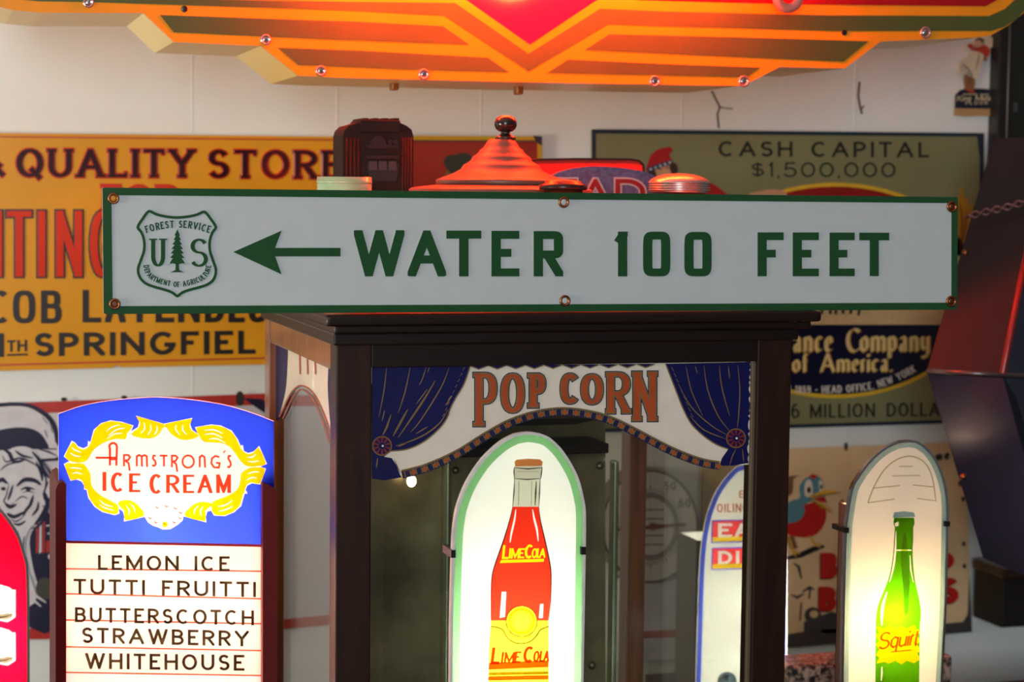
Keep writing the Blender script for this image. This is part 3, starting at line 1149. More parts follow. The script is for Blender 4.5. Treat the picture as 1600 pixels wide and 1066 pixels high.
# jadeite tumbler
YT = 1.93
a, c = P(496, 276, YT), P(580, 276, YT)
r = (c.x - a.x) / 2
t = thing('glass_tumbler', 'pale green milky glass tumbler standing beside the tower radio', 'tumbler', ((a.x + c.x) / 2, YT, Ztop))
h = a.z - Ztop
JAD = mat('jadeite_glass', (150, 190, 150), .2, 0, .06, 30, 0, .4)
b = MB()
b.lathe(t.location, [(r * .78, 0), (r * .8, .004), (r * .96, h * .8), (r * 1.0, h * .86), (r, h), (r * .93, h), (r * .9, h * .8), (r * .72, .008)], 48)
b.build('body', JAD, t)
b = MB()
for f in (.86, .97):
    b.lathe((t.location.x, YT, Ztop + h * f - .0015), [(r * 1.005, -.0015), (r * 1.025, 0), (r * 1.005, .0015)], 48)
b.build('rim_ring', JAD, t)

# jar with black cap
YJ = 1.90
a, c = P(844, 290, YJ), P(916, 290, YJ)
r = (c.x - a.x) / 2
t = thing('black_capped_jar', 'squat jar with a low black domed cap in front of the lid', 'jar', ((a.x + c.x) / 2, YJ, Ztop))
h = P(880, 297, YJ).z - Ztop
b = MB(); b.lathe(t.location, [(r * .8, 0), (r * .85, .004), (r * .85, h * .8), (r * .8, h)], 40); b.build('body', mat('amber_glass', (70, 40, 22), .15, 0, .05, coat=.3), t)
h1 = P(880, 289, YJ).z - Ztop
h2 = P(880, 280, YJ).z - Ztop
b = MB(); b.lathe(t.location, [(r * .95, h), (r, h + .001), (r, h1), (r * .8, h1 + .001), (r * .72, (h1 + h2) / 2 + .001), (r * .5, h2 - .001), (r * .1, h2)], 40)
b.build('cap', mat('black_cap', (24, 20, 20), .3, 0, .1), t)

# shaker with ribbed metal lid
YJ = 1.98
a, c = P(1016, 285, YJ), P(1106, 285, YJ)
r = (c.x - a.x) / 2
t = thing('metal_lidded_jar', 'glass jar with a ribbed silver screw lid beside the blue arched sign', 'jar', ((a.x + c.x) / 2, YJ, Ztop))
h = P(1060, 300, YJ).z - Ztop
b = MB(); b.lathe(t.location, [(r * .9, 0), (r * .95, .005), (r * .95, h * .85), (r * .85, h)], 40); b.build('body', glass('jar_glass', (214, 226, 220), 1.0), t)
b = MB()
zj = lambda py: P(1060, py, YJ).z - Ztop
pr = [(r * .9, h - .001), (r * .98, h)]
for i in range(4):
    y = 299 - i * 3.6
    pr += [(r * .95, zj(y)), (r, zj(y - 1.2)), (r, zj(y - 2.4))]
pr += [(r * .97, zj(283)), (r * .9, zj(280)), (r * .72, zj(276)), (r * .45, zj(272.5)), (r * .1, zj(271))]
b.lathe(t.location, pr, 48)
b.build('screw_lid', mat('brushed_steel', (186, 182, 178), .3, .9, .08), t)

# blue arched panel with letters
YA = 2.14
t = thing('curved_sign', 'speckled blue grey sign with an arched top and red letters behind the jars', 'sign', (P(960, 300, YA).x, YA + .006, Ztop))
arch = smooth([(850, 283), (868, 272), (888, 265), (920, 260.5), (955, 261), (990, 265), (1015, 271), (1035, 284), (1042, 300)], 4)
b = MB(); b.plate([arch + [(1042, 440), (850, 440)]], YA, .012)
zmin = Ztop
b.v = [(x, y, max(z, zmin)) for x, y, z in b.v]
b.build('panel', mat('blue_grey_enamel', (84, 92, 128), .3, 0, .35, 220, .05), t)
b = MB()
for g, yb in (('E', 883), ('A', 915), ('D', 963)):
    st = dict(w=.21, h=.19)
    bx = {'E': (868, 902), 'A': (908, 953), 'D': (961, 1009)}[g]
    q = gbox(g, bx[0], bx[1], 279, 322, st, 2.0)
    b.plate(q, YA - .0006, .0006, 0)
    b.plate(gbox(g, bx[0], bx[1], 279, 322, st, -.8), YA - .001, .0006, 1)
b.build('lettering', [mat('letter_grey', (176, 172, 172), .4), mat('letter_red', (150, 30, 30), .4)], t)

# red panel behind it
YA = 2.20
t = thing('red_panel', 'low red panel with black rounded rim behind the blue arched sign', 'sign', (P(930, 300, YA).x, YA + .006, Ztop))
ol = [(820, 251), (840, 248), (900, 246.8), (985, 247.5), (1000, 250), (1007, 257), (1008, 275), (1008, 430), (820, 430)]
b = MB(); b.plate([ol], YA, .01); b.v = [(x, y, max(z, Ztop)) for x, y, z in b.v]; b.build('panel', mat('red_lacquer', (170, 40, 30), .35, 0, .1), t)
b = MB(); b.plate([ol, inset(ol, 3.2)], YA - .001, .001, 0, 'eo'); b.v = [(x, y, max(z, Ztop)) for x, y, z in b.v]; b.build('rim', BLACK, t)

# ================================================================== LIT GLASS SIGNS
def lamp(parent, loc, power, color=(1, .93, .80), radius=.02):
    d = bpy.data.lights.new('sign_lamp', 'POINT')
    d.energy = power
    d.color = color
    d.shadow_soft_size = radius
    o = bpy.data.objects.new('lamp', d)
    COL.objects.link(o)
    o.parent = parent
    o.location = Vector(loc) - Vector(parent.location)
    return o


def shell(outline, Y, depth, taper_px=30.0):
    """closed housing behind a lit face: sides and back following the outline"""
    b = MB()
    fr = [P(a, c, Y) for a, c in outline]
    bk = [P(a, c, Y) for a, c in inset(outline, taper_px)]
    n = len(fr)
    vs = [(p.x, Y, p.z) for p in fr] + [(p.x, Y + depth, p.z) for p in bk]
    b.add(vs, [(i, (i + 1) % n, n + (i + 1) % n, n + i) for i in range(n)] + [tuple(range(n, 2 * n))])
    return b


def lamp_box(x0, x1, y0, y1, z0, z1, m, parent, power, color):
    """tin lamp box behind a lit sign, open at the top under an opal pane, with its own bulb"""
    w = .0015
    b = MB()
    b.box(x0, x1, y0, y1, z0, z0 + w)
    b.box(x0, x0 + w, y0, y1, z0, z1); b.box(x1 - w, x1, y0, y1, z0, z1)
    b.box(x0, x1, y0, y0 + w, z0, z1); b.box(x0, x1, y1 - w, y1, z0, z1)
    o = b.build('lamp_box', m, parent)
    b = MB(); b.box(x0 + w, x1 - w, y0 + w, y1 - w, z1 - .004, z1 - .001); b.build('top_pane', OPAL, o)
    lamp(parent, ((x0 + x1) / 2, (y0 + y1) / 2, z1 - .035), power, color, .01)


def arched(apex, left, right, Y, zbase):
    """pixel outline: left side up over the apex, down the right side, ending at zbase"""
    def drop(p):
        lo, hi = p[1], 3000.0
        for _ in range(40):
            m = (lo + hi) / 2
            if P(p[0], m, Y).z > zbase:
                lo = m
            else:
                hi = m
        return (p[0], lo)
    return [drop(left[0])] + smooth(left, 4) + smooth([left[-1], apex, right[0]], 4)[1:-1] + smooth(right, 4) + [drop(right[-1])]


OPAL = opal('opal_glass')
F_RED = film('red_ink', (255, 40, 26))
F_YEL = film('yellow_ink', (255, 214, 10))
F_BLK = film('black_ink', (24, 22, 10), .3)
F_GRN = film('green_edge_ink', (150, 208, 150), .25)

# ---- bottle sign in front of the machine
YB1 = 1.62
ZB = ZT + .05
ol = arched((826, 678), [(706, 1066), (707, 950), (710, 848), (713, 815), (718, 790), (732, 755), (756, 719), (784, 693), (806, 681)],
            [(846, 681), (860, 688), (880, 709), (900, 744), (910, 780), (913, 810), (912, 900), (909, 1066)], YB1, ZB)
t = thing('lit_bottle_sign', 'arched glowing glass sign, green rim, tall red soda bottle, before the popcorn glass', 'lit sign', (P(810, 900, YB1).x, YB1 + .03, ZT))
b = MB(); b.plate([ol], YB1, .004); face = b.build('glass_face', OPAL, t)
b = MB(); b.plate([inset(ol, 1.5), inset(ol, 13)], YB1 - .0004, 0, 0, 'eo'); b.build('green_rim', F_GRN, face)
b = shell(inset(ol, -1.0), YB1 + .0045, .055); b.build('housing', mat('silver_housing', (206, 210, 206), .3, .6), t)
b = MB(); b.plate([inset(ol, -2.6), inset(ol, 1.4)], YB1 - .0022, .0065, 0, 'eo'); b.build('edge_trim', mat('bright_edge', (222, 224, 220), .35, .2), t)
for px, py in ((708.5, 866), (912, 861)):
    b = MB(); b.plate([[(px - 3.5, py - 6), (px + 3.5, py - 6), (px + 3.5, py + 6), (px - 3.5, py + 6)]], YB1 - .004, .03); b.build('clip', BLACK, t)
a = P(706, 1000, YB1).x; c = P(910, 1000, YB1).x
b = MB(); b.box(a - .006, c + .006, YB1 - .012, YB1 + .075, ZT, ZB + .001, 0, .004); b.build('stand', mat('black_stand', (30, 28, 28), .35), t)
yb = YB1 - .0006
cap = [(804, 722), (807, 718.5), (825, 717), (844, 718), (848, 722), (847, 728), (805, 729)]
b = MB(); b.plate([cap], yb, 0); b.build('bottle_cap', film('cap_ink', (190, 120, 70)), face)
b = MB()
b.plate([[(804, 729), (847, 728), (848, 732), (845, 748), (803, 748), (802, 734)]], yb, 0, 0)
b.plate([[(803, 748), (845, 748), (843, 770), (842, 792), (801, 792), (803, 770)]], yb, 0, 1)
for ln, w in (([(804, 730), (803, 738), (804, 748)], 2.2), ([(847, 730), (846, 740), (845, 748)], 2.2), ([(803, 748), (824, 749.5), (845, 748)], 2.2), ([(804, 731), (825, 733), (847, 731)], 2.4),
              ([(804, 749), (803, 770), (801, 792)], 2.2), ([(844, 749), (843, 770), (842, 792)], 2.2), ([(811, 752), (810, 790)], 1.5), ([(838, 752), (837, 770), (836, 790)], 3.0), ([(831, 752), (830, 790)], 1.2), ([(808, 737), (842, 737)], 1.0)):
    b.plate([taper(ln, w)], yb - .0002, 0, 2)
b.build('bottle_neck', [film('grey_glass_ink', (206, 204, 192)), film('clear_glass_ink', (222, 222, 208)), film('grey_line_ink', (112, 106, 90), .3)], face)
bl = [(801, 792), (799, 802), (796, 814), (789, 838), (780, 864), (773, 884), (769, 900), (767.5, 922), (767, 944), (767, 970)]
br = [(857, 970), (860, 944), (861, 922), (861, 896), (859, 880), (855, 860), (850, 838), (845, 816), (843, 803), (842, 792)]
liquid = smooth(bl, 3) + smooth(br, 3)
h1 = taper(smooth([(806, 796), (804, 812), (799, 834), (797, 848)], 4), 3)
h2 = taper(smooth([(832, 796), (835, 812), (839, 828), (841, 846)], 4), 3.4)
h3 = [(784, 925), (791, 925), (789, 964), (781, 966)]
h4 = [(844, 944), (849, 944), (848, 966), (842, 966)]
lime = [(781, 880), (783, 875.5), (850, 873.5), (849.5, 878)]
lcut = [lime]
for g in (('L', 784, 794, 852, 874), ('I', 793, 799, 857, 873), ('M', 798, 811, 857, 873), ('E', 810, 819, 857, 872.5), ('C', 819, 832, 851, 873), ('O', 830, 839, 857, 872.5), ('L', 838, 844, 857, 872), ('A', 842, 852, 857, 872)):
    lcut += gbox(g[0], g[1], g[2], g[3], g[4], dict(w=.17, h=.16, slant=.1))
b = MB(); b.plate([liquid, h1, h2, h3, h4, disc(815, 971, 24)] + lcut, yb, 0, 0, 'cut')
b.plate([taper(smooth(bl, 3), 2.0)], yb - .0002, 0, 1); b.plate([taper(smooth(br, 3), 2.0)], yb - .0002, 0, 1)
b.build('red_drink', [film('cola_red_ink', (236, 56, 34)), film('dark_red_line', (90, 24, 16), .3)], face)
body = [(767, 970), (857, 970), (857.5, 1010), (858, 1250), (761, 1250), (764, 1010)]
b = MB(); b.plate([body, disc(815, 971, 24)], yb, 0, 0)
b.plate([disc(815, 971, 25), disc(815, 971, 23.4)], yb - .0002, 0, 2, 'eo')
b.plate([disc(815, 971, 21), disc(815, 971, 17)], yb - .0002, 0, 1, 'eo')
b.plate([disc(815, 971, 15), disc(815, 971, 12.5)], yb - .0002, 0, 3, 'eo')
sw = smooth([(767, 979), (778, 981), (786, 985), (792, 996), (803, 1004), (815, 1006), (828, 1003), (838, 994), (844, 985), (852, 981), (858, 979)], 3)
b.plate(line(sw, 2.0), yb - .0002, 0, 2)
b.plate(line(offset_line(sw, -8)[4:-4], 1.6), yb - .0002, 0, 1)
b.plate([[(764, 1036), (857, 1032), (857, 1043), (763, 1047)]], yb - .0002, 0, 4)
b.plate([[(763, 1051), (857, 1049), (857, 1054), (763, 1056)]], yb - .0002, 0, 2)
b.plate([[(763, 1057), (857, 1055), (857, 1062), (762, 1064)]], yb - .0002, 0, 4)
b.plate([[(762, 1070), (858, 1068), (858, 1240), (761, 1240)]], yb - .0002, 0, 4)
b.build('bottle_label', [film('pale_yellow_ink', (255, 236, 60)), film('gold_ink', (236, 180, 10)), film('olive_ink', (120, 96, 6), .3), film('soft_yellow', (255, 240, 120)), film('brick_ink', (205, 60, 16))], face)
b = MB()
for q in lcut:
    b.plate([q], yb - .0003, 0)
b = MB(); b.plate(lcut, yb - .0003, 0); b.build('lettering', film('yellow_label_ink', (255, 236, 20), .1), face)
b = MB()
for g in (('L', 766, 780, 1012, 1038), ('I', 781, 787, 1019, 1037), ('M', 787, 803, 1019, 1036.5), ('E', 803, 813, 1018, 1036), ('C', 816, 833, 1010, 1036), ('O', 832, 842, 1017, 1035), ('L', 842, 849, 1017, 1034.5), ('A', 848, 858, 1017, 1034)):
    if g[0] == 'C':
        b.build('lettering', film('brown_letter_ink', (150, 40, 8), .2), face)
        b = MB()
    b.plate(gbox(g[0], g[1], g[2], g[3], g[4], dict(w=.2, h=.17, slant=.12)), yb - .0004, 0)
b.build('lettering', film('brown_letter_ink', (150, 40, 8), .2), face)
lz = P(810, 1010, YB1)
lamp(t, (lz.x, YB1 + .035, lz.z - .03), 2.4, (1, .97, .88))

# ---- bottle sign on the right
YB2 = 1.90
ol = arched((1420, 690), [(1317, 1066), (1319, 950), (1322, 840), (1325, 808), (1332, 766), (1343, 745), (1356, 727), (1370, 712), (1388, 699), (1404, 692)],
            [(1434, 692), (1448, 702), (1460, 717), (1469, 735), (1477, 762), (1480, 790), (1480, 830), (1477, 950), (1471, 1066)], YB2, ZB)
t = thing('lit_bottle_sign', 'arched glowing glass sign with a green bottle and pale blue edge', 'lit sign', (P(1400, 900, YB2).x, YB2 + .05, ZT))
b = MB(); b.plate([ol], YB2, .004); face = b.build('glass_face', OPAL, t)
b = MB(); b.plate([inset(ol, 2), inset(ol, 9)], YB2 - .0004, 0, 0, 'eo'); b.build('blue_rim', film('pale_blue_ink', (176, 206, 206), .3), face)
b = MB(); b.plate([inset(ol, -2), inset(ol, 1.5)], YB2 - .002, .006, 0, 'eo'); b.build('edge_trim', CHROME, t)
b = shell(inset(ol, -.8), YB2 + .0045, .03); b.build('housing', mat('tan_housing', (150, 130, 105), .4, .2), t)
a = P(1318, 1000, YB2).x; c = P(1470, 1000, YB2).x
zt = P(1400, 806, YB2).z
xbx = P(1308, 900, YB2 + .10).x
lamp_box(xbx, c - .012, YB2 + .035, YB2 + .10, ZB, zt, mat('grey_tan_box', (98, 86, 76), .45, .1), t, 45.0, (1, .80, .48))
b = MB(); b.box(a - .005, c + .005, YB2 - .012, YB2 + .14, ZT, ZB + .001, 0, .004); b.build('stand', mat('black_stand', (30, 28, 28), .35), t)
for px, py in ((1323, 829), (1480.5, 819)):
    b = MB(); b.plate([[(px - 4, py - 4), (px + 4, py - 4), (px + 4, py + 4), (px - 4, py + 4)]], YB2 - .004, .03); b.build('clip', BLACK, t)
yb = YB2 - .0006
b = MB()
b.plate(line(smooth([(1356, 786), (1366, 760), (1382, 734), (1400, 719), (1420, 713), (1438, 718), (1450, 730), (1458, 752), (1462, 782)], 4), 2), yb, 0)
for ln in ([(1405, 729), (1426, 729)], [(1394, 744), (1438, 743)], [(1364, 763), (1406, 759)], [(1426, 758), (1458, 761)], [(1356, 786), (1398, 780)], [(1432, 779), (1464, 783)]):
    b.plate(line(ln, 1.6), yb, 0)
b.build('sketch_line', film('grey_sketch_ink', (196, 194, 172), .1), face)
b = MB(); b.plate([[(1395, 809), (1397, 801), (1413, 799), (1428, 801), (1430, 808), (1428, 805), (1396, 806)][:5]], yb, 0); b.build('bottle_cap', film('blue_cap_ink', (140, 176, 190), .3), face)
gl = [(1397, 809), (1396, 818), (1398, 825), (1397, 842), (1396, 860), (1393, 884), (1387, 908), (1378, 930), (1372, 946), (1369, 964), (1368, 1000), (1367, 1215)]
gr = [(1435, 1215), (1437, 1000), (1439, 964), (1438, 946), (1434, 926), (1430, 908), (1427, 884), (1426, 860), (1427, 842), (1427, 825), (1429, 818), (1428, 809)]
hl = [taper(smooth([(1400, 830), (1399, 860), (1396, 886), (1390, 910)], 4), 3.2), taper(smooth([(1386, 925), (1380, 944), (1378, 960), (1378, 978)], 4), 4.5), taper([(1422, 868), (1423, 890), (1427, 910)], 2.4), [(1400, 859), (1424, 859), (1424, 861), (1400, 861)],
      taper([(1378, 1042), (1378, 1052), (1377, 1064)], 3), [(1398, 818), (1404, 815), (1404, 822), (1399, 823)]]
rnd = random.Random(3)
sp = []
for i in range(30):
    a = 2 * PI * i / 30
    k = 1.0 if i % 2 else .86
    sp.append((1403.5 + 37 * k * max(-.93, min(.93, math.cos(a) * 1.35)) , 1008 + 31 * k * max(-.95, min(.95, math.sin(a) * 1.25)) + rnd.uniform(-1, 1)))
b = MB(); b.plate([smooth(gl, 3) + smooth(gr, 3)] + hl + [sp], yb, 0, 0, 'cut')
b.plate([taper(smooth([(1414, 832), (1413, 870), (1416, 910), (1416, 960)], 4), 12)], yb - .0002, 0, 1)
b.build('green_bottle', [film('bottle_green_ink', (58, 120, 3)), film('bottle_green_deep', (196, 220, 70))], face)
b = MB(); b.plate([sp], yb - .0004, 0); b.build('splash_label', film('golden_yellow_ink', (255, 206, 4), .1), face)
b = MB()
letters(b, text('Squirt', (1371, 1016), (1434, 1009), 27, dict(w=.12, h=.1, gap=.02, slant=.2)), yb - .0006, 0)
b.plate(line([(1392, 1019), (1424, 1016)], 1.6), yb - .0006, 0)
b.build('lettering', film('orange_brown_ink', (176, 78, 4), .4), face)
lz = P(1398, 960, YB2)
lamp(t, (lz.x, YB2 + .02, lz.z), 7.0, (1, .86, .60))

# ---- blue edged sign seen through the cabinet glass
YB3 = 2.36
ol = arched((1165, 727), [(1088, 1066), (1091, 960), (1095, 866), (1103, 814), (1111, 788), (1121, 766), (1135, 746), (1150, 731)],
            [(1182, 731), (1196, 744), (1210, 764), (1220, 790), (1227, 830), (1229, 900), (1228, 1066)], YB3, ZT + .012)
t = thing('lit_sign', 'blue edged glowing glass sign with red block letters seen through the cabinet glass', 'lit sign', (P(1160, 900, YB3).x, YB3 + .03, ZT))
b = MB(); b.plate([ol], YB3, .004); face = b.build('glass_face', OPAL, t)
b = MB(); b.plate([ol, inset(ol, 7)], YB3 - .0004, 0, 0, 'eo'); b.build('blue_rim', film('blue_rim_ink', (60, 80, 200), .3), face)
b = shell(inset(ol, -.5), YB3 + .0045, .05, 24); b.build('housing', mat('pale_housing', (190, 190, 186), .4), t)
yb = YB3 - .0006
b = MB()
rs = dict(w=.16, h=.14, gap=.2)
b.plate(gbox('E', 1155, 1165, 767, 778, rs), yb, 0)
letters(b, text('OILING', (1120, 801), (1170, 800), 13.5, rs), yb, 0)
b.build('lettering', film('soft_red_ink', (200, 70, 50), .3), face)
for y0, y1, s_ in ((811, 849, 'EA'), (854, 891, 'DI')):
    b = MB()
    cut = []
    for i, c in enumerate(s_):
        x0 = 1122 + i * 26
        cut += gbox(c, x0, x0 + (22 if c != 'I' else 9), y0 + 7, y1 - 9, dict(w=.26, h=.2))
    if s_ == 'DI':
        cut += gbox('I', 1161, 1169, y0 + 7, y1 - 9, dict(w=.26))
    b.plate([[(1112, y0 + 2), (1200, y0), (1200, y1 - 2), (1111, y1)], [(1114, y0 + 4), (1200, y0 + 2), (1200, y1 - 4), (1113, y1 - 2)]], yb, 0, 0, 'eo')
    b.plate([[(1114, y0 + 4), (1200, y0 + 2), (1200, y1 - 11), (1113, y1 - 9)]] + cut, yb, 0, 1, 'cut')
    b.plate([[(1113, y1 - 9), (1200, y1 - 11), (1200, y1 - 4), (1113, y1 - 2)]], yb, 0, 2)
    b.build('word_block', [film('block_blue', (60, 70, 190)), film('block_red', (224, 60, 66)), film('block_yellow', (250, 210, 40))], face)
b = MB(); b.plate([disc(1136, 1064, 15, 14)], yb, 0, 0); b.plate([disc(1133, 1060, 6, 4)], yb - .0002, 0, 1); b.build('printed_bulb', [film('steel_blue_ink', (96, 116, 130), .4), film('pale_steel', (170, 190, 196), .4)], face)
lamp_box(P(1058, 850, YB3 + .13).x, P(1210, 850, YB3).x, YB3 + .056, YB3 + .13, ZT + .012, P(1096, 851, YB3 + .03).z, mat('dull_box', (92, 88, 84), .4, .2), t, 3.0, (1, .95, .88))
b = MB(); b.box(P(1086, 900, YB3).x, P(1232, 900, YB3).x, YB3 - .01, YB3 + .18, ZT, ZT + .0125, 0, .002); b.build('stand', mat('black_stand', (30, 28, 28), .35), t)
lz = P(1155, 935, YB3)
lamp(t, (lz.x, YB3 + .032, lz.z), 7.0, (1, .95, .86), .012)
lz = P(1155, 1035, YB3)
lamp(t, (lz.x, YB3 + .032, lz.z), 7.0, (1, .95, .86), .012)

# ---- ice cream board
YI = 1.98
t = thing('lit_menu_board', 'glowing ice cream board with blue arched header and slide-in flavour strips', 'menu board', (P(260, 900, YI).x, YI + .04, ZT))
hd = [(103, 846), (103, 760), (92, 748), (91.5, 647)] + smooth([(91.5, 647), (130, 634), (175, 626), (230, 621.5), (255, 621.5), (300, 625), (350, 633), (395, 646), (428, 659)], 4)[1:] + [(428, 765), (411, 775), (411, 852)]
hdo = smooth([(91.5, 647), (130, 634), (175, 626), (230, 621.5), (255, 621.5), (300, 625), (350, 633), (395, 646), (428, 659)], 4)
back = [(91.5, 1200)] + hdo + [(428, 1200)]
b = MB(); b.plate([[(91.5, 1230)] + hdo + [(428, 1230)]], YI, .004); face = b.build('glass_face', OPAL, t)
car_hole = None
# cartouche outline traced (scroll leaves) in board pixels
SX, SY, OX, OY = 340 / 1600.0, 220 / 1035.0, 90, 640
cq = lambda pts: [(OX + x * SX, OY + y * SY) for x, y in pts]
c_out = cq([(780, 105), (575, 45), (600, 90), (590, 130), (540, 160), (558, 118), (470, 90), (390, 80), (320, 100), (265, 150), (240, 240), (225, 230), (220, 270), (190, 285), (150, 270), (125, 240), (103, 230), (45, 345), (85, 380), (45, 400), (95, 525), (140, 515),
            (175, 530), (195, 560), (195, 590), (212, 590), (225, 650), (270, 715), (330, 755), (420, 778), (455, 765), (450, 730), (480, 750), (490, 790), (487, 825), (640, 790), (665, 830), (700, 855), (735, 865), (770, 882), (830, 880), (880, 850), (920, 815), (925, 785), (1095, 832),
            (1090, 790), (1100, 750), (1130, 745), (1150, 780), (1230, 785), (1300, 755), (1350, 710), (1375, 620), (1397, 618), (1383, 590), (1395, 560), (1430, 543), (1490, 552), (1533, 435), (1490, 420), (1540, 400), (1482, 268), (1460, 290), (1440, 310), (1400, 320), (1370, 305),
            (1362, 262), (1345, 265), (1325, 220), (1280, 155), (1200, 118), (1130, 110), (1010, 130), (1030, 180), (990, 150), (975, 110), (990, 62)])
b = MB(); b.plate([[(103, 846)] + [(91.5, 756)] + hdo + [(428, 765), (428, 852)], c_out], YI - .0004, 0, 0, 'eo')
b.build('blue_header', film('royal_blue_ink', (36, 66, 210), .1), face)
leaf = [cq(p) for p in (
    [(780, 108), (582, 52), (606, 92), (596, 135), (540, 180), (590, 205), (650, 215), (705, 208), (745, 180), (770, 140)],
    [(552, 122), (470, 96), (390, 86), (322, 106), (272, 155), (245, 245), (222, 280), (190, 295), (150, 282), (112, 240), (52, 343), (110, 385), (190, 388), (230, 355), (262, 300), (310, 262), (360, 235), (430, 215), (500, 218), (510, 175)],
    [(52, 405), (98, 518), (150, 508), (185, 528), (200, 580), (220, 590), (232, 645), (275, 708), (332, 748), (418, 770), (445, 755), (440, 700), (330, 640), (270, 590), (245, 540), (240, 470), (190, 400), (120, 398)],
    [(440, 690), (490, 745), (497, 815), (635, 782), (610, 725), (560, 680), (500, 665)],
    [(790, 108), (985, 68), (970, 112), (985, 155), (1040, 190), (1000, 215), (930, 225), (880, 210), (830, 175), (805, 140)],
    [(1020, 135), (1130, 117), (1200, 125), (1275, 162), (1320, 225), (1350, 290), (1395, 328), (1440, 318), (1478, 280), (1530, 395), (1480, 415), (1400, 420), (1350, 385), (1310, 330), (1270, 280), (1200, 245), (1080, 240), (1040, 190)],
    [(1525, 440), (1485, 545), (1430, 535), (1390, 555), (1372, 610), (1365, 620), (1340, 705), (1295, 748), (1228, 778), (1155, 772), (1135, 735), (1140, 680), (1240, 640), (1320, 590), (1345, 520), (1350, 470), (1410, 430), (1470, 425)],
    [(935, 785), (1085, 822), (1085, 745), (1140, 700), (1100, 682), (1050, 680), (1000, 700), (960, 735)])]
veins = ([(630, 80), (640, 140), (600, 190)], [(680, 95), (685, 150), (650, 205)], [(730, 105), (730, 155), (700, 200)], [(480, 105), (400, 130), (340, 175)], [(520, 130), (430, 150), (350, 210)], [(500, 175), (420, 180), (340, 230)],
           [(90, 270), (130, 300), (190, 320)], [(75, 310), (130, 340), (190, 350)], [(70, 430), (130, 430), (200, 440)], [(90, 475), (140, 465), (200, 480)], [(430, 720), (350, 700), (290, 650)], [(440, 750), (350, 725), (290, 690)],
           [(520, 790), (525, 740), (490, 690)], [(570, 775), (560, 720), (520, 680)], [(870, 100), (870, 150), (910, 205)], [(920, 95), (920, 150), (960, 200)], [(1050, 155), (1150, 150), (1240, 190)], [(1050, 185), (1150, 180), (1240, 225)], [(1090, 220), (1170, 215), (1260, 260)],
           [(1470, 320), (1430, 350), (1380, 350)], [(1500, 370), (1440, 385), (1380, 380)], [(1500, 460), (1440, 460), (1380, 480)], [(1480, 510), (1430, 500), (1370, 530)], [(1150, 720), (1240, 700), (1310, 650)], [(1160, 755), (1240, 735), (1310, 700)], [(1060, 800), (1050, 745), (1080, 700)], [(1000, 785), (1010, 735), (1050, 695)])
vp = []
for ln in veins:
    mx_, my_ = ln[1]
    vp.append(taper(smooth(cq([(mx_ + (x - mx_) * .72, my_ + (y - my_) * .72) for x, y in ln]), 4), 2.2))
for lf in leaf:
    b = MB()
    b.plate([smooth(lf, 2, True)] + vp, YI - .0004, 0, 0, 'cut')
    b.build('scroll_leaf', film('leaf_yellow_ink', (255, 206, 4), .1), face)
# header lettering
RI = film('armature_red_ink', (222, 50, 26), .15)
b = MB()
dk = dict(w=.1, h=.1)
Z_ = lambda x, y: (OX + x * SX, OY + y * SY)
def dline(pts, w):
    b.plate(line([Z_(x, y) for x, y in pts], w), YI - .0005, 0)
dline([(385, 412), (385, 290)] + [(408 + 28 * math.cos(math.radians(a)), 275 - 28 * math.sin(math.radians(a))) for a in range(170, -1, -15)] + [(432, 412)], 3.4)
dline([(280, 355), (432, 355)], 3.2); dline([(385, 368), (432, 368)], 2.2)
for pts in ([(488, 418), (488, 335), (520, 335), (533, 350), (520, 372), (488, 378)], [(500, 378), (522, 395), (530, 450)],
            [(582, 418), (582, 345), (600, 335), (618, 345), (620, 420)], [(620, 345), (640, 335), (656, 345), (658, 422)],
            [(722, 340), (705, 340), (700, 360), (718, 380), (722, 402), (710, 415), (695, 410)], [(752, 340), (808, 340)], [(782, 340), (782, 420)],
            [(840, 425), (840, 340), (868, 340), (882, 355), (868, 378), (840, 385)], [(852, 385), (872, 402), (880, 458)],
            [(1045, 425), (1045, 350), (1062, 338), (1080, 350), (1085, 428)], [(1190, 350), (1160, 342), (1135, 360), (1130, 395), (1150, 425), (1185, 428), (1192, 395), (1165, 392)],
            [(1275, 342), (1258, 342), (1255, 362), (1270, 385), (1274, 408), (1262, 425), (1248, 420)]):
    dline(pts, 3.0)
b.plate(line([Z_(960 + 42 * math.cos(math.radians(a)), 383 - 45 * math.sin(math.radians(a))) for a in range(0, 361, 15)], 3.0), YI - .0005, 0)
b.plate([[Z_(1215, 318), Z_(1225, 302), Z_(1240, 302), Z_(1222, 322)]], YI - .0005, 0)
b.build('lettering', RI, face)
b = MB()
icw = dict(w=.2, h=.12)
for c, x0, x1, y0, y1 in (('I', 330, 358, 460, 598), ('C', 392, 490, 463, 606), ('E', 525, 608, 470, 608), ('C', 675, 772, 475, 620), ('R', 798, 896, 480, 614), ('E', 922, 1004, 480, 615), ('A', 1028, 1140, 480, 615), ('M', 1166, 1275, 478, 614)):
    if x0 == 675:
        b.build('lettering', RI, face)
        b = MB()
    a, d = Z_(x0, y0), Z_(x1, y1)
    b.plate(gbox(c, a[0], d[0], a[1], d[1], icw), YI - .0005, 0)
b.build('lettering', RI, face)
b = MB()
for i in range(9):
    a = math.radians(200 + i * 35)
    x, y = 790 + 118 * math.cos(a), 775 - 65 * math.sin(a)
    b.plate([taper([Z_(x - 14, y - 8), Z_(x, y + 6), Z_(x + 16, y + 2)], 2)], YI - .0005, 0, 0)
b.plate([disc(*Z_(790, 845), 4.5, 4.5, 12)], YI - .0005, 0, 1)
b.build('flower_wreath', [RI, F_YEL], face)
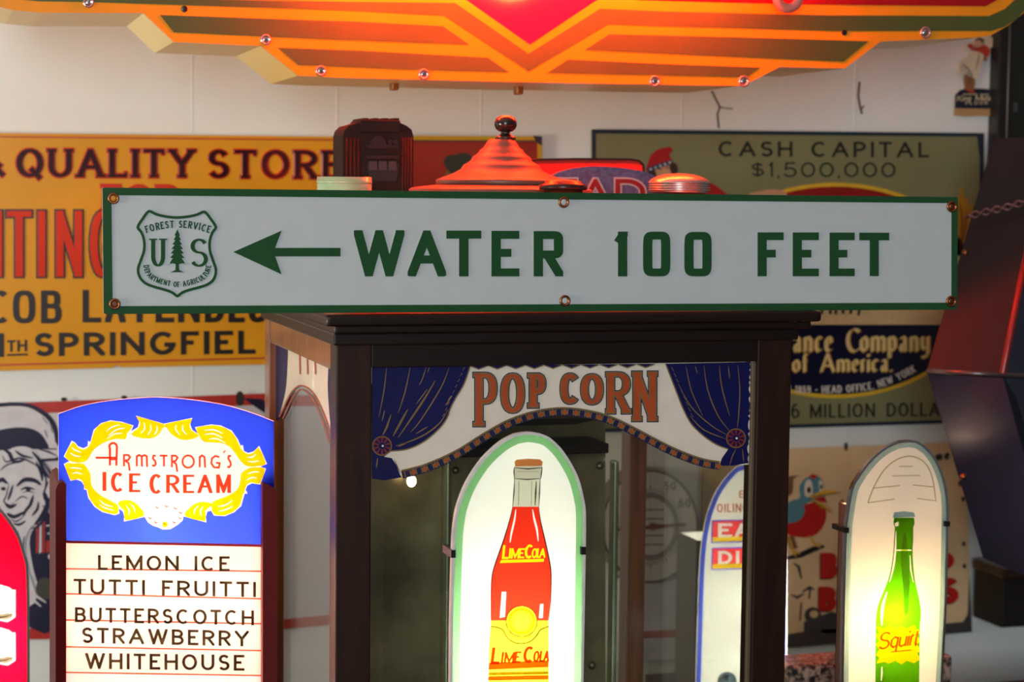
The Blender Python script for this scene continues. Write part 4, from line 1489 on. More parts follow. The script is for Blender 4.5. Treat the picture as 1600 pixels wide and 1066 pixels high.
# flavour strips
rows = [('LEMON ICE', 153, 359, 891, 893, 23.5, 848, 853, 889, 893), ('TUTTI FRUITTI', 115, 400, 928.5, 933.5, 24, 889, 893, 928, 936), ('BUTTERSCOTCH', 117, 397, 972.5, 977.5, 23.5, 928, 936, 969, 975),
        ('STRAWBERRY', 128, 389, 1005, 1010.5, 24.5, 969, 975, 1011, 1017), ('WHITEHOUSE', 133, 382, 1045.5, 1048.5, 25, 1011, 1017, 1051, 1056)]
STRIP = film('strip_film', (255, 252, 240), .03)
for s, x0, x1, yb0, yb1, h, ta, tb, ba, bb in rows:
    b = MB(); b.plate([[(103, ta), (411, tb), (411, bb), (103, ba)]], YI - .0012, 0, 0)
    b.plate(line([(103, ba), (411, bb)], 2.2), YI - .0014, 0, 1)
    so = b.build('flavour_strip', [STRIP, film('strip_red_line', (196, 60, 34), .3)], t)
    for w in words(s, text(s, (x0, yb0), (x1, yb1), h, dict(w=.19, h=.17, gap=.22))):
        b = MB(); letters(b, w, YI - .0016, 0); b.build('lettering', F_BLK, so)
b = MB(); b.plate([[(103, 845), (411, 851), (411, 855), (103, 849)]], YI - .0016, .0005); b.build('divider', mat('divider_red', (170, 20, 36), .4), t)
REDH = mat('dark_red_enamel', (88, 8, 12), .55, 0, .08, 30, spec=.25)
for x0, x1, yt in ((87, 103.5, 752), (410.5, 433, 757)):
    b = MB()
    b.plate([[(x0, 1230), (x0, yt + 14), (x0 + 4, yt + 4), (x0 + 11, yt), (x1, yt + (5 if x1 < 200 else 10)), (x1, 1230)] if x0 < 200 else [(x0, 1230), (x0, yt - 2), (x0 + 13, yt + 3), (x1 - 3, yt + 8), (x1, yt + 16), (x1, 1230)]], YI - .012, .1)
    b.v = [(x, y, max(z, ZT)) for x, y, z in b.v]
    b.build('side_rail', REDH, t)
sb = shell([(90.5, 1232)] + [(x, y - .8) for x, y in hdo] + [(429, 1232)], YI + .0045, .085, 48); sb.build('housing', REDH, t)
a, c = P(88, 1000, YI).x, P(432, 1000, YI).x
zb = P(260, 1230, YI).z
b = MB(); b.box(a, c, YI - .02, YI + .1, ZT, max(zb, ZT + .03) + .002, 0, .003); b.build('stand', REDH, t)
lz = P(255, 960, YI)
for dx in (-.055, .055):
    lamp(t, (lz.x + dx, YI + .05, lz.z), 26.0, (1, .96, .86), .02)
lz = P(255, 820, YI)
lamp(t, (lz.x, YI + .055, lz.z), 2.6, (1, .90, .72), .02)

# ---- red lit sign at the left edge
YE = 1.58
ol = arched((-60, 765), [(-165, 1066), (-165, 905), (-158, 868), (-146, 834), (-120, 797), (-92, 773)],
            [(-28, 773), (0, 796), (26, 832), (38, 866), (44, 905), (45, 1066)], YE, ZT + .05)
t = thing('lit_sign', 'red glowing rounded sign with silver edge and white ribbed prints, beside the ice cream board', 'lit sign', (P(-60, 900, YE).x, YE + .03, ZT))
rolls = []
for y0, y1 in ((914, 974), (981, 1042)):
    rolls.append([(-60, y0 - 3), (0, y0), (14, y0 + 4), (19, y0 + 8), (24, y0 + 8), (24, y1 - 10), (19, y1 - 6), (12, y1 - 2), (0, y1 - 4), (-60, y1 - 6)])
b = MB(); b.plate([ol], YE, .004); face = b.build('glass_face', OPAL, t)
b = MB(); b.plate([inset(ol, 1.0)] + rolls, YE - .0004, 0, 0, 'cut'); b.build('red_print', film('hot_red_ink', (222, 6, 40), .25), face)
b = MB(); b.plate([inset(ol, -1.5), inset(ol, 3)], YE - .003, .008, 0, 'eo'); b.build('edge_trim', CHROME, t)
b = shell(inset(ol, -.5), YE + .0045, .05); b.build('housing', mat('silver_housing', (206, 210, 206), .3, .6), t)
b = MB(); b.box(P(-168, 1000, YE).x, P(48, 1000, YE).x, YE - .01, YE + .07, ZT, ZT + .051, 0, .003); b.build('stand', mat('black_stand', (30, 28, 28), .35), t)
for y0, y1 in ((914, 974), (981, 1042)):
    b = MB()
    for k_ in (9, 13, 17):
        b.plate([taper(smooth([(-60, y1 - k_ - 2), (0, y1 - k_), (18, y1 - k_ - 5)], 3), 2.2)], YE - .0005, 0, 1)
    for k_ in (0, 8):
        b.plate([taper([(2 + k_, y0 + 12), (6 + k_, y0 + 24), (3 + k_, y0 + 36)], 2)], YE - .0005, 0, 2)
    b.plate([[(-60, y1 - 15), (0, y1 - 12), (19, y1 - 16), (19, y1 - 9), (10, y1 - 5), (0, y1 - 6), (-60, y1 - 8)]], YE - .0006, 0, 1)
    b.plate([[(18, y0 + 8), (20, y0 + 8), (20, y1 - 8), (18, y1 - 8)]], YE - .0006, 0, 2)
    b.build('printed_roll', [F_RED, film('printed_dark', (96, 84, 70), .2), film('printed_grey', (150, 148, 146), .2)], face)
lz = P(-20, 1000, YE)
lamp(t, (lz.x, YE + .03, lz.z), 2.2, (1, .9, .8))

# ================================================================== BIG NEON SIGN ABOVE
YN = 2.18
YEL = mat('yellow_porcelain', (218, 146, 16), .22, 0, .03, 20, 0, .3)
GRN = mat('olive_green_porcelain', (70, 86, 40), .25, 0, .05, 20, 0, .3)
REDP = mat('red_porcelain', (214, 18, 78), .25, 0, .03, 20, 0, .3)
t = thing('neon_sign', 'large stepped yellow sign with green stripes and red centre hanging over everything', 'neon sign', P(800, -260, YN))
low = [(-60, -40), (-30, 2), (0, 11), (20, 16), (63, 20), (224, 20.5), (271.5, 65.5), (408, 71.5), (467, 118), (520, 121), (800, 128), (1080, 133), (1161, 134), (1218.5, 104.5), (1320, 107), (1376, 65), (1520, 59), (1547, 56), (1575, 40), (1600, 20), (1625, -12), (1632, -60)]
full = low + [(1632, -170), (1560, -235), (1376, -245), (800, -330), (224, -250), (0, -235), (-60, -170)]
b = MB(); b.plate([full], YN, .004); b.build('face', YEL, t)
b = MB()
fr = [P(a, c, YN + .004) for a, c in full]
n = len(fr)
vs = [(p.x, YN + .004, p.z) for p in fr] + [(p.x, YN + .19, p.z) for p in fr]
b.add(vs, [(i, (i + 1) % n, n + (i + 1) % n, n + i) for i in range(n)] + [tuple(range(n, 2 * n))])
b.build('casing', mat('cream_yellow_can', (255, 232, 160), .3, 0, .05, 12), t)
for px in (300, 1250):
    b = MB(); p = P(px, -240, YN + .1); b.tube([(p.x, YN + .1, p.z), (p.x, YN + .1, 2.75)], .006); b.build('hanging_rod', BLACK, t)
YG = YN - .0006
# green stripes
main = [(-20, -20), (40, -5), (150, -4), (560, 3), (711, 4.5), (826, 84), (938, 13.5), (1040, 18), (1300, 24), (1545, 25), (1570, 14), (1596, -10), (1608, -40), (1622, -36),
        (1609, 8), (1590, 28), (1570, 42), (1548, 48.5), (1300, 48.5), (1040, 41), (950, 38), (826, 111.5), (694.5, 24.5), (560, 17), (150, 3.5), (60, 2), (20, -2), (-40, -28)]
stripes = [main, [(250, 23.5), (560, 34), (692, 41), (733, 69.5), (520, 62), (271.5, 50.5)], [(434, 74.5), (560, 79), (762, 90), (796, 113), (640, 109), (466, 101.5)],
           [(952, 53.5), (1150, 58), (1357, 64.5), (1318, 96.5), (1100, 87), (914, 78)], [(887.5, 93), (1040, 100), (1188, 105.5), (1166, 121), (1040, 118), (855, 114)]]
for s in stripes:
    b = MB(); b.plate([s], YG, .0006); b.build('stripe', GRN, t)
b = MB(); b.plate([[(560, -120), (728, -1), (828, 69.5), (934, -1), (1100, -120)]], YG, .0006); b.build('red_chevron', REDP, t)
b = MB(); b.plate([[(955, -6), (1000, 0), (1250, 7), (1540, 10), (1562, -2), (1585, -40), (1500, -120), (1130, -120)]], YG, .0006); b.build('red_field', mat('deep_red_porcelain', (150, 10, 18), .25, 0, .05), t)
b = MB(); b.plate([[(700, -6), (560, -12), (0, -22), (-20, -40), (-20, -120), (530, -120)]], YG, .0006); b.build('red_field', mat('deep_red_porcelain', (150, 10, 18), .25, 0, .05), t)
CLEAR = mat('clear_stud', (205, 170, 165), .12, .8, .1)
for px, py in ((138, 4), (415, 62), (501, 111), (662, 116), (1023, 127), (1162, 127), (1446, 51)):
    rivet('rivet', px, py, YN - .0004, 8.5, t, CLEAR, CHROME)
for px, py in ((288, 14), (1319, 51)):
    b = MB(); c = P(px, py, YN); b.lathe((c.x, YN - .0002, c.z), [(.0036, 0), (.0036, .0006), (.003, .0008)], 18, 0, 'Y'); b.build('screw_hole', BLACK, t)
for px, py in ((615, 131), (809, 138)):
    c = P(px, py, YN + .10)
    b = MB(); b.box(c.x - .0045, c.x + .0045, YN + .09, YN + .105, c.z - .008, c.z + .006, 0, .002); b.build('drain_tab', mat('bronze_tab', (150, 98, 40), .4, .6), t)
# neon tubing
NEON = glow('neon_red_glow', (255, 46, 12), 380.0)
Yt = YN - .04
b = MB()
path = [P(x, y, Yt) for x, y in smooth([(500, -60), (600, -62), (700, -58), (760, -40), (828, -14), (896, -40), (950, -56), (1060, -62), (1170, -64)], 4)]
b.tube(path, .006, 0, 12)
b.build('neon_tube', NEON, t)
b = MB()
path = [P(x, y, Yt) for x, y in smooth([(440, -130), (640, -132), (828, -120), (1000, -132), (1200, -130)], 4)]
b.tube(path, .006, 0, 12)
b.build('neon_tube', NEON, t)
b = MB()
c = P(1231, -4, Yt)
pa = [(c.x + .014 * math.cos(a), Yt, c.z + .013 * math.sin(a)) for a in [PI * i / 14 for i in range(14, 29)]]
b.tube([(pa[0][0], Yt, pa[0][2] + .06)] + pa + [(pa[-1][0], Yt, pa[-1][2] + .06)], .006, 0, 12)
b.build('tube_bend', mat('unlit_neon_glass', (196, 120, 110), .1, 0, .05, coat=.5), t)
for x in (540, 680, 980, 1130):
    b = MB(); p = P(x, -61, Yt); b.tube([(p.x, Yt + .006, p.z), (p.x, YN, p.z)], .004); b.build('tube_support', glass('support_glass', (220, 220, 220)), t)

# ================================================================== SIGNS ON THE WALL
YP = YW - .012
# ---- yellow embossed store sign
t = thing('tin_sign', 'large yellow embossed tin sign with dark and red lettering behind the white enamel sign', 'sign', P(200, 575, YP))
q = [(-170, 206), (610, 214.5), (610, 560), (404, 570), (190, 574), (182, 571), (175, 575), (-170, 584)]
YELT = mat('mustard_tin', (214, 152, 30), .22, 0, .06, 9, .12, .2)
b = MB(); b.plate([q], YP, .006); b.build('panel', YELT, t)
RL = mat('thin_red_line', (176, 48, 22), .35)
b = MB(); b.plate(line([(-165, 212), (240, 216), (600, 219.5)], 2.2), YP - .0006, .0006); b.plate(line([(-165, 576), (0, 570.5), (400, 560), (604, 555)], 2.6), YP - .0006, .0006); b.build('border_line', RL, t)
MAR = mat('maroon_black_paint', (44, 14, 16), .18, 0, .05, 30, 0, .4)
REDL = mat('red_paint', (196, 48, 28), .2, 0, .05, 30, 0, .4)
BLKP = mat('black_paint', (30, 26, 22), .3, 0, .05)
se = dict(w=.19, h=.11, serif=.06, sh=.09, gap=.08)
def outlined(s, p0, p1, h, st, mo, mi_, g=2.2, y=YP, h1=None):
    b = MB()
    letters(b, text(s, p0, p1, h, st, g, h1), y - .0008, .0008, 0)
    letters(b, text(s, p0, p1, h, st, 0, h1), y - .003, .0026, 1)
    return b.build('lettering', [mo, mi_], t)
outlined('QUALITY', (23, 276.5), (306, 277.5), 44, se, REDL, MAR)
outlined('STORES', (323, 278), (578, 280), 44, se, REDL, MAR)
outlined('&', (-40, 276), (4, 276), 44, dict(w=.17, h=.12), REDL, MAR)
outlined('FOR', (158, 331), (281, 332), 42, se, REDL, REDL)
tg = dict(w=.125, h=.1)
b = MB()
for c, x0, x1 in (('N', -36, 6), ('T', 8, 52), ('I', 56, 74), ('N', 85, 131), ('G', 138, 182)):
    b.plate(gbox(c, x0 + 2, x1 - 2, 329, 433, tg, 2.2), YP - .0008, .0008, 0)
    b.plate(gbox(c, x0 + 2, x1 - 2, 329, 433, tg, -.6), YP - .004, .0036, 1)
b.build('lettering', [BLKP, mat('embossed_red', (206, 54, 30), .16, 0, .05, 30, 0, .5)], t)
bs = dict(w=.235, h=.19, gap=.17)
b = MB()
for c, x0, x1 in (('C', -18, 14), ('O', 20, 55), ('B', 64, 96)):
    b.plate(gbox(c, x0, x1, 454, 505.5, dict(w=.19, h=.15, sup=3)), YP - .0012, .0012)
b.build('lettering', BLKP, t)
b = MB()
for c, x0, x1 in (('L', 129, 158), ('A', 164, 196), ('Y', 200, 236), ('E', 243, 272), ('N', 278, 312), ('D', 320, 350), ('E', 357, 382), ('C', 388, 416), ('K', 424, 452)):
    b.plate(gbox(c, x0, x1, 453, 504, dict(w=.19, h=.15, sup=3)), YP - .0012, .0012)
b.build('lettering', BLKP, t)
b = MB()
for c, x0, x1 in (('N', -30, 6),):
    b.plate(gbox(c, x0, x1, 521, 558, bs), YP - .0012, .0012)
b.build('lettering', BLKP, t); b = MB()
letters(b, text('TH', (11, 550), (42, 549), 18, dict(w=.2, h=.18, gap=.15)), YP - .0012, .0012)
b.plate(line([(11, 555), (43, 554)], 3), YP - .0012, .0012)
b.build('lettering', BLKP, t); b = MB()
letters(b, text('SPRINGFIEL', (54, 557), (399, 553), 36.5, bs), YP - .0012, .0012)
b.build('lettering', BLKP, t)

# ---- red sign with yellow border behind the radio
YQ = YP - .003
t = thing('tin_sign', 'red tin sign with yellow border and dark green hat, half hidden by the lid', 'sign', P(740, 430, YQ))
q = [(628, 212), (843, 213), (847, 216), (847, 430), (628, 430)]
b = MB(); b.plate([q], YQ, .004); b.build('panel', mat('brick_red_tin', (150, 40, 22), .4, 0, .1, 10), t)
b = MB(); b.plate([q, [(636, 219), (840, 219.5), (840, 423), (636, 423)]], YQ - .0006, .0006, 0, 'eo'); b.build('border', mat('dull_yellow_tin', (196, 152, 20), .4), t)
b = MB(); b.plate([[(833, 212), (847, 213), (847, 228), (838, 222)]], YQ - .0012, .0006); b.plate([[(636, 219), (840, 219.5), (840, 221.5), (636, 221)]], YQ - .001, .0006); b.build('corner_mark', mat('navy_mark', (44, 44, 60), .4), t)
b = MB(); b.plate([smooth([(696, 260), (694, 250), (700, 243), (712, 242), (722, 239), (734, 241), (738, 248), (742, 262), (730, 275), (712, 278)], 3, True)], YQ - .001, .0008, 0)
b.plate([[(700, 262), (738, 262), (734, 290), (690, 292)]], YQ - .0008, .0006, 1)
b.build('painted_hat', [mat('dark_green_print', (40, 44, 30), .5), mat('olive_print', (104, 92, 40), .5)], t)

# ---- green insurance sign
t = thing('tin_sign', 'olive green tin sign with dark border, oval emblem and thin black lettering on the wall', 'sign', P(1230, 668, YP))
q = [(925, 202), (1538, 208), (1534, 660), (1237, 669), (925, 676)]
OLV = mat('olive_green_tin', (122, 124, 88), .38, 0, .05, 8)
b = MB(); b.plate([q], YP, .005); b.build('panel', OLV, t)
b = MB(); b.plate([q, [(931, 208.5), (1527, 213.5), (1531, 250), (1528, 655), (1237, 663.5), (931, 670)]], YP - .0006, .0006, 0, 'eo'); b.build('border', mat('dark_teal_border', (26, 42, 58), .4), t)
oc = (1305, 454)
E = lambda rx, ry, a0=0, a1=360, k=72: [(oc[0] + rx * math.cos(math.radians(a0 + (a1 - a0) * i / k)), oc[1] + ry * math.sin(math.radians(a0 + (a1 - a0) * i / k))) for i in range(k)]
b = MB(); b.plate([E(230, 168.5)], YP - .0006, .0006, 0); b.plate([E(224, 162.5)], YP - .001, .0006, 1)
b.build('oval_emblem', [mat('oval_yellow', (214, 176, 44), .4), mat('oval_red', (136, 24, 20), .4)], t)
def band_clip(rx, ry, y0, y1):
    return clip_half(clip_half(E(rx, ry), 1, y1, 1), 1, y0, -1)
b = MB(); b.plate([band_clip(224, 162.5, 400, 509)], YP - .0014, .0006, 0); b.plate([band_clip(224, 162.5, 507.5, 640)], YP - .0016, .0006, 1)
b.build('oval_band', [mat('oval_cream', (206, 186, 140), .4), mat('oval_navy', (16, 18, 46), .3)], t)
PL = mat('pale_gold_letter', (222, 204, 140), .4)
GB = mat('gold_shadow_letter', (196, 152, 50), .4)
bl_ = dict(w=.13, nib=(.075, .04), gap=.13)
for s, p0, p1, h in (('ance Company', (1239, 549.5), (1459, 548.5), 35), ('of America.', (1238, 581), (1394, 580), 28)):
    sh_ = words(s, text(s, (p0[0] + 1.3, p0[1] + 1.2), (p1[0] + 1.3, p1[1] + 1.2), h, bl_, .5))
    for w0, w1 in zip(sh_, words(s, text(s, p0, p1, h, bl_))):
        b = MB()
        letters(b, w0, YP - .002, .0004, 1)
        letters(b, w1, YP - .0026, .0006, 0)
        b.build('lettering', [PL, GB], t)
b = MB()
letters(b, text_path('N 1859 - HEAD OFFICE, NEW YORK', smooth([(1228, 614), (1250, 615), (1285, 615), (1325, 613.5), (1362, 609), (1398, 598), (1432, 581)], 4), 12, dict(w=.17, h=.15, gap=.17)), YP - .002, .0005)
b.build('lettering', mat('white_letter', (205, 200, 190), .4), t)
b = MB()
for ln in ([(1271, 487), (1274, 494)], [(1284, 478), (1284, 491)], [(1298, 480), (1297, 491)], [(1306, 480), (1306, 491)], [(1318, 480), (1317, 490.5)], [(1330, 482), (1329, 490.5)], [(1344, 478), (1341, 493)]):
    b.plate(line(ln, 4.0), YP - .002, .0005)
b.build('lettering', mat('black_letter', (34, 32, 26), .4), t); b = MB()
for w in words('CASH CAPITAL', text('CASH CAPITAL', (1123, 244.5), (1452, 246), 24, dict(w=.17, h=.155, gap=.28))):
    b = MB(); letters(b, w, YP - .001, .001); bb = b
    if w[0] is not None and len(w) == 4:
        b.build('lettering', mat('black_letter', (34, 32, 26), .4), t)
b.build('lettering', mat('black_letter', (34, 32, 26), .4), t); b = MB()
letters(b, text('$1,500,000', (1174, 276.5), (1399, 277), 23, dict(w=.11, h=.11, gap=.22)), YP - .001, .001)
b.build('lettering', mat('black_letter', (34, 32, 26), .4), t); b = MB()
letters(b, text('56', (1220, 654), (1249, 653.5), 22.5, dict(w=.13, h=.12, gap=.2)), YP - .001, .001)
b.build('lettering', mat('black_letter', (34, 32, 26), .4), t); b = MB()
letters(b, text('MILLION', (1266, 653.5), (1367, 652), 22, dict(w=.13, h=.12, gap=.24)), YP - .001, .001)
b.build('lettering', mat('black_letter', (34, 32, 26), .4), t); b = MB()
letters(b, text('DOLLARS', (1386, 651.5), (1500, 649.5), 21.5, dict(w=.13, h=.12, gap=.24)), YP - .001, .001)
b.build('lettering', mat('black_letter', (34, 32, 26), .4), t)
b = MB()
b.plate([smooth([(1010, 268), (1012, 256), (1017, 243), (1027, 234), (1037, 231), (1048, 230), (1051, 236), (1046, 241), (1049, 250), (1051, 258), (1038, 258), (1024, 262)], 3, True)], YP - .001, .0006, 0)
b.plate([[(1011, 263), (1030, 256), (1049, 250), (1051, 257), (1032, 262), (1013, 271)]], YP - .0016, .0005, 1)
for i in range(5):
    b.plate([disc(1017 + i * 7.4, 264.5 - i * 2.6, 1.8, 1.8, 8)], YP - .002, .0004, 2)
b.plate([smooth([(1024, 264), (1036, 259), (1048, 258), (1050, 268), (1046, 278), (1036, 282), (1026, 276)], 3, True)], YP - .0014, .0005, 3)
b.plate([smooth([(1046, 254), (1056, 256), (1059, 266), (1054, 274), (1048, 268)], 3, True)], YP - .0017, .0005, 4)
b.plate([smooth([(1013, 270), (1022, 266), (1026, 274), (1024, 284), (1014, 284)], 3, True)], YP - .0017, .0005, 4)
for p in ((1032, 264.5), (1043, 263)):
    b.plate([taper([(p[0] - 4, p[1] + .5), (p[0], p[1] - 1), (p[0] + 4, p[1])], 1.8)], YP - .0019, .0004, 4)
b.plate([smooth([(1028, 282), (1060, 276), (1090, 276), (1108, 284), (1134, 302), (1150, 330), (1020, 330), (1010, 300)], 3, True)], YP - .0008, .0005, 0)
b.plate([smooth([(1170, 304), (1185, 299), (1205, 296), (1222, 298), (1230, 304), (1222, 312), (1180, 314)], 3, True)], YP - .0018, .0005, 3)
b.build('painted_figure', [mat('cap_red', (160, 22, 22), .4), mat('cap_blue', (40, 56, 96), .4), mat('star_white', (200, 200, 190), .4), mat('skin_print', (196, 148, 112), .4), mat('hair_brown', (50, 30, 22), .5)], t)
b = MB()
b.plate([smooth([(1493, 330), (1497, 310), (1503, 290), (1506, 305), (1512, 312), (1514, 322), (1521, 318), (1518, 332), (1524, 336), (1516, 350), (1512, 380), (1504, 400), (1500, 440), (1494, 440)], 2, True)], YP - .001, .0006, 0)
for ln in ([(1500, 318), (1504, 345), (1500, 395)], [(1510, 330), (1509, 350), (1503, 380)]):
    b.plate([taper(ln, 2.5)], YP - .0014, .0004, 1)
b.build('painted_flame', [mat('flame_gold', (166, 122, 30), .4), mat('flame_brown', (92, 58, 18), .4)], t)

# ---- sign with a bearded man's face, behind the ice cream board
t = thing('enamel_sign', 'red bordered white enamel sign with a bearded man drawn in navy ink', 'sign', P(180, 1000, YP))
q = [(-190, 638), (445, 614), (445, 992), (-190, 1004)]
b = MB(); b.plate([q], YP, .005); b.build('panel', mat('blue_white_enamel', (196, 198, 208), .3, 0, .04), t)
b = MB(); b.plate([q, [(-175, 652), (60, 646), (430, 632), (430, 979), (-175, 984)]], YP - .0006, .0006, 0, 'eo'); b.build('border', mat('sign_red', (176, 48, 40), .35, 0, .1), t)
for px, py in ((100, 623), (194, 620), (375, 622)):
    b = MB(); b.plate([disc(px, py + 1, 5 if px < 300 else 7, 3 if px < 300 else 12, 10)], YP - .0009, .0003); b.build('chip', mat('chip_black', (40, 34, 30), .7), t)
NV = mat('navy_ink', (22, 20, 54), .35)
GW = mat('portrait_white', (200, 202, 212), .35)
b = MB()
b.plate([smooth([(-70, 700), (-60, 660), (-20, 634), (34, 629), (66, 640), (86, 660), (93, 690), (92, 720), (-70, 720)], 3, True)], YP - .001, .0005, 0)
b.plate([smooth([(-66, 700), (-56, 664), (-20, 640), (34, 635), (62, 646), (80, 664), (86, 690), (86, 716), (-66, 716)], 3, True)], YP - .0014, .0005, 1)
b.plate([smooth([(-40, 708), (-30, 686), (0, 672), (36, 668), (60, 675), (72, 690), (74, 702), (40, 700), (0, 704)], 3, True)], YP - .0018, .0005, 0)
for ln, w in (([(0, 690), (20, 694), (40, 700), (89, 702)], 4), ([(60, 702), (75, 706), (88, 712)], 3), ([(66, 652), (74, 662)], 2), ([(72, 650), (80, 662)], 2), ([(78, 660), (82, 676)], 2), ([(70, 672), (74, 684)], 2)):
    b.plate([taper(ln, w)], YP - .0022, .0004, 0)
b.plate([smooth([(-10, 724), (4, 712), (20, 700), (40, 698), (56, 706), (66, 722), (74, 742), (84, 758), (80, 775), (70, 790), (60, 812), (44, 830), (38, 860), (46, 900), (56, 936), (40, 950), (0, 960), (-40, 900)], 3, True)], YP - .0024, .0004, 1)
for ln, w in (([(4, 712), (10, 722), (30, 716), (48, 722), (62, 732)], 3), ([(0, 736), (12, 726), (34, 722)], 2.5), ([(62, 732), (72, 748), (70, 768)], 3), ([(76, 752), (68, 772), (72, 786)], 3), ([(66, 720), (80, 742), (84, 760)], 3.5),
              ([(-4, 752), (4, 748), (10, 754)], 4), ([(28, 757), (40, 750), (56, 752), (60, 758)], 3.6), ([(32, 766), (42, 762), (54, 765)], 3.4), ([(34, 770), (44, 768), (54, 770)], 1.6), ([(14, 756), (10, 774), (6, 784), (16, 790), (22, 786)], 2.4),
              ([(24, 784), (34, 776), (44, 780)], 2), ([(12, 802), (24, 807), (38, 800)], 4), ([(16, 812), (26, 815), (36, 808)], 2.4), ([(40, 796), (46, 788), (50, 776)], 2), ([(66, 790), (74, 802), (60, 822), (48, 826)], 4)):
    b.plate([taper(smooth(ln, 3), w)], YP - .0028, .0004, 0)
b.plate([disc(44, 765, 4, 3.4, 10)], YP - .003, .0004, 0)
b.plate([disc(5, 764, 4, 3, 10)], YP - .003, .0004, 0)
for ln, w in (([(26, 760), (38, 750), (54, 751), (64, 758)], 7), ([(-8, 758), (2, 750), (12, 756)], 6), ([(20, 758), (16, 772), (12, 782)], 4), ([(8, 788), (16, 793), (26, 788)], 5), ([(10, 803), (22, 808), (40, 799)], 6),
              ([(52, 774), (48, 788), (40, 798), (36, 808)], 4.5), ([(70, 770), (74, 788), (66, 806), (54, 820)], 8), ([(60, 784), (58, 796), (50, 806)], 4), ([(2, 700), (14, 708), (22, 722), (40, 718)], 6),
              ([(50, 706), (62, 720), (68, 736), (78, 748)], 6), ([(56, 722), (64, 738), (66, 752)], 5), ([(24, 704), (34, 712), (52, 716)], 4), ([(20, 818), (30, 820), (40, 814)], 4), ([(38, 838), (34, 868), (40, 902)], 3), ([(28, 830), (24, 870), (32, 920)], 3), ([(78, 760), (84, 772), (76, 782)], 6)):
    b.plate([taper(smooth(ln, 3), w)], YP - .0031, .0004, 0)
b.build('portrait', [NV, GW], t)
b = MB()
b.plate([smooth([(82, 800), (72, 806), (60, 820), (50, 830), (46, 850), (52, 890), (62, 930), (46, 944), (40, 978), (100, 976), (100, 790)], 2, True)], YP - .0016, .0004, 0)
for i in range(3):
    b.plate([[(57 + i * 5, 818 - i * 2), (60 + i * 5, 816 - i * 2), (60 + i * 5, 862), (56 + i * 5, 866)]], YP - .002, .0004, 1 if i % 2 == 0 else 2)
b.plate([[(72, 846), (86, 844), (86, 860), (72, 864)]], YP - .002, .0004, 1)
b.plate(line([(72, 822), (88, 820)], 2), YP - .0021, .0004, 2); b.plate(line([(74, 834), (88, 832)], 2), YP - .0021, .0004, 2)
b.plate([disc(80, 870, 5)], YP - .0021, .0004, 2); b.plate([disc(70, 920, 14, 17)], YP - .0021, .0004, 3)
for ln in ([(46, 900), (54, 930), (72, 942)], [(44, 910), (50, 936), (64, 948)]):
    b.plate([taper(ln, 5)], YP - .0025, .0004, 2)
b.build('coat', [NV, mat('coat_red', (170, 44, 40), .4), GW, mat('coat_olive', (60, 62, 54), .5)], t)
b = MB(); b.plate([[(380, 622), (410, 624), (424, 640), (426, 660), (420, 664), (414, 646), (396, 634)]], YP - .001, .0005); b.build('printed_brim', NV, t)

# ---- bird sign, lower right
t = thing('tin_sign', 'worn tan tin sign with a blue and red bird on a twig', 'sign', P(1300, 1010, YP))
q = [(1097, 708), (1237, 701.5), (1488, 692), (1501, 702), (1512, 800), (1519, 988), (1230, 1013), (1097, 1020)]
b = MB(); b.plate([q], YP, .004); b.build('panel', mat('aged_tan_tin', (220, 194, 150), .4, 0, .12, 10, .05), t)
GRT = mat('grimy_edge', (66, 62, 62), .6, 0, .2, 30)
b = MB(); b.plate([[(1097, 1000), (1230, 992), (1262, 986), (1310, 982), (1400, 982), (1505, 972), (1512, 960), (1515, 900), (1519, 988), (1230, 1013), (1097, 1020)]], YP - .0006, .0006)
for p in ((1322, 698), (1497, 720), (1500, 756), (1505, 780), (1506, 850), (1507, 885)):
    b.plate([disc(p[0], p[1], 3, 4 + (p[1] % 5), 9)], YP - .0006, .0006)
b.plate([disc(1270, 962, 13, 13, 16), disc(1272, 960, 7, 6, 12)], YP - .0008, .0006, 0, 'eo')
b.plate([[(1256, 972), (1300, 956), (1312, 960), (1312, 990), (1256, 990)]], YP - .0006, .0006)
for ln in ([(1240, 880), (1248, 886), (1252, 905)], [(1236, 930), (1246, 934), (1256, 928)], [(1254, 925), (1266, 918), (1272, 922)], [(1252, 942), (1250, 970)], [(1266, 920), (1264, 936)]):
    b.plate([taper(ln, 5)], YP - .0006, .0006)
b.build('stain', GRT, t)
b = MB()
yq = YP - .0008
b.plate([smooth([(1226, 808), (1240, 800), (1252, 786), (1262, 788), (1276, 784), (1288, 790), (1291, 808), (1284, 826), (1270, 838), (1252, 840), (1232, 836), (1220, 824)], 3, True)], yq, .0008, 1)
b.plate([smooth([(1250, 778), (1249, 762), (1256, 750), (1270, 743), (1282, 748), (1286, 762), (1284, 776), (1270, 782), (1256, 790), (1258, 800), (1248, 814), (1230, 818), (1216, 816), (1222, 794), (1238, 782)], 3, True)], yq - .0004, .0008, 0)
b.plate([[(1264, 744), (1270, 741), (1278, 744), (1272, 749)]], yq - .0008, .0008, 1)
b.plate([smooth([(1258, 756), (1264, 749), (1269, 756), (1270, 770), (1266, 778), (1258, 774)], 3, True)], yq - .0008, .0006, 2)
b.plate([smooth([(1280, 752), (1285, 754), (1286, 765), (1281, 768)], 3, True)], yq - .0008, .0006, 2)
b.plate([disc(1264, 766, 3, 5, 10)], yq - .001, .0004, 3); b.plate([disc(1283, 761, 1.8, 4, 10)], yq - .001, .0004, 3)
b.plate([[(1262, 777), (1284, 767), (1296, 766), (1314, 770), (1290, 774), (1268, 779)]], yq - .001, .0006, 4)
b.plate([[(1264, 779), (1280, 785), (1292, 790), (1300, 802), (1284, 794)]], yq - .001, .0006, 4)
b.plate([[(1270, 779), (1288, 776), (1292, 786), (1280, 784)]], yq - .0008, .0006, 1)
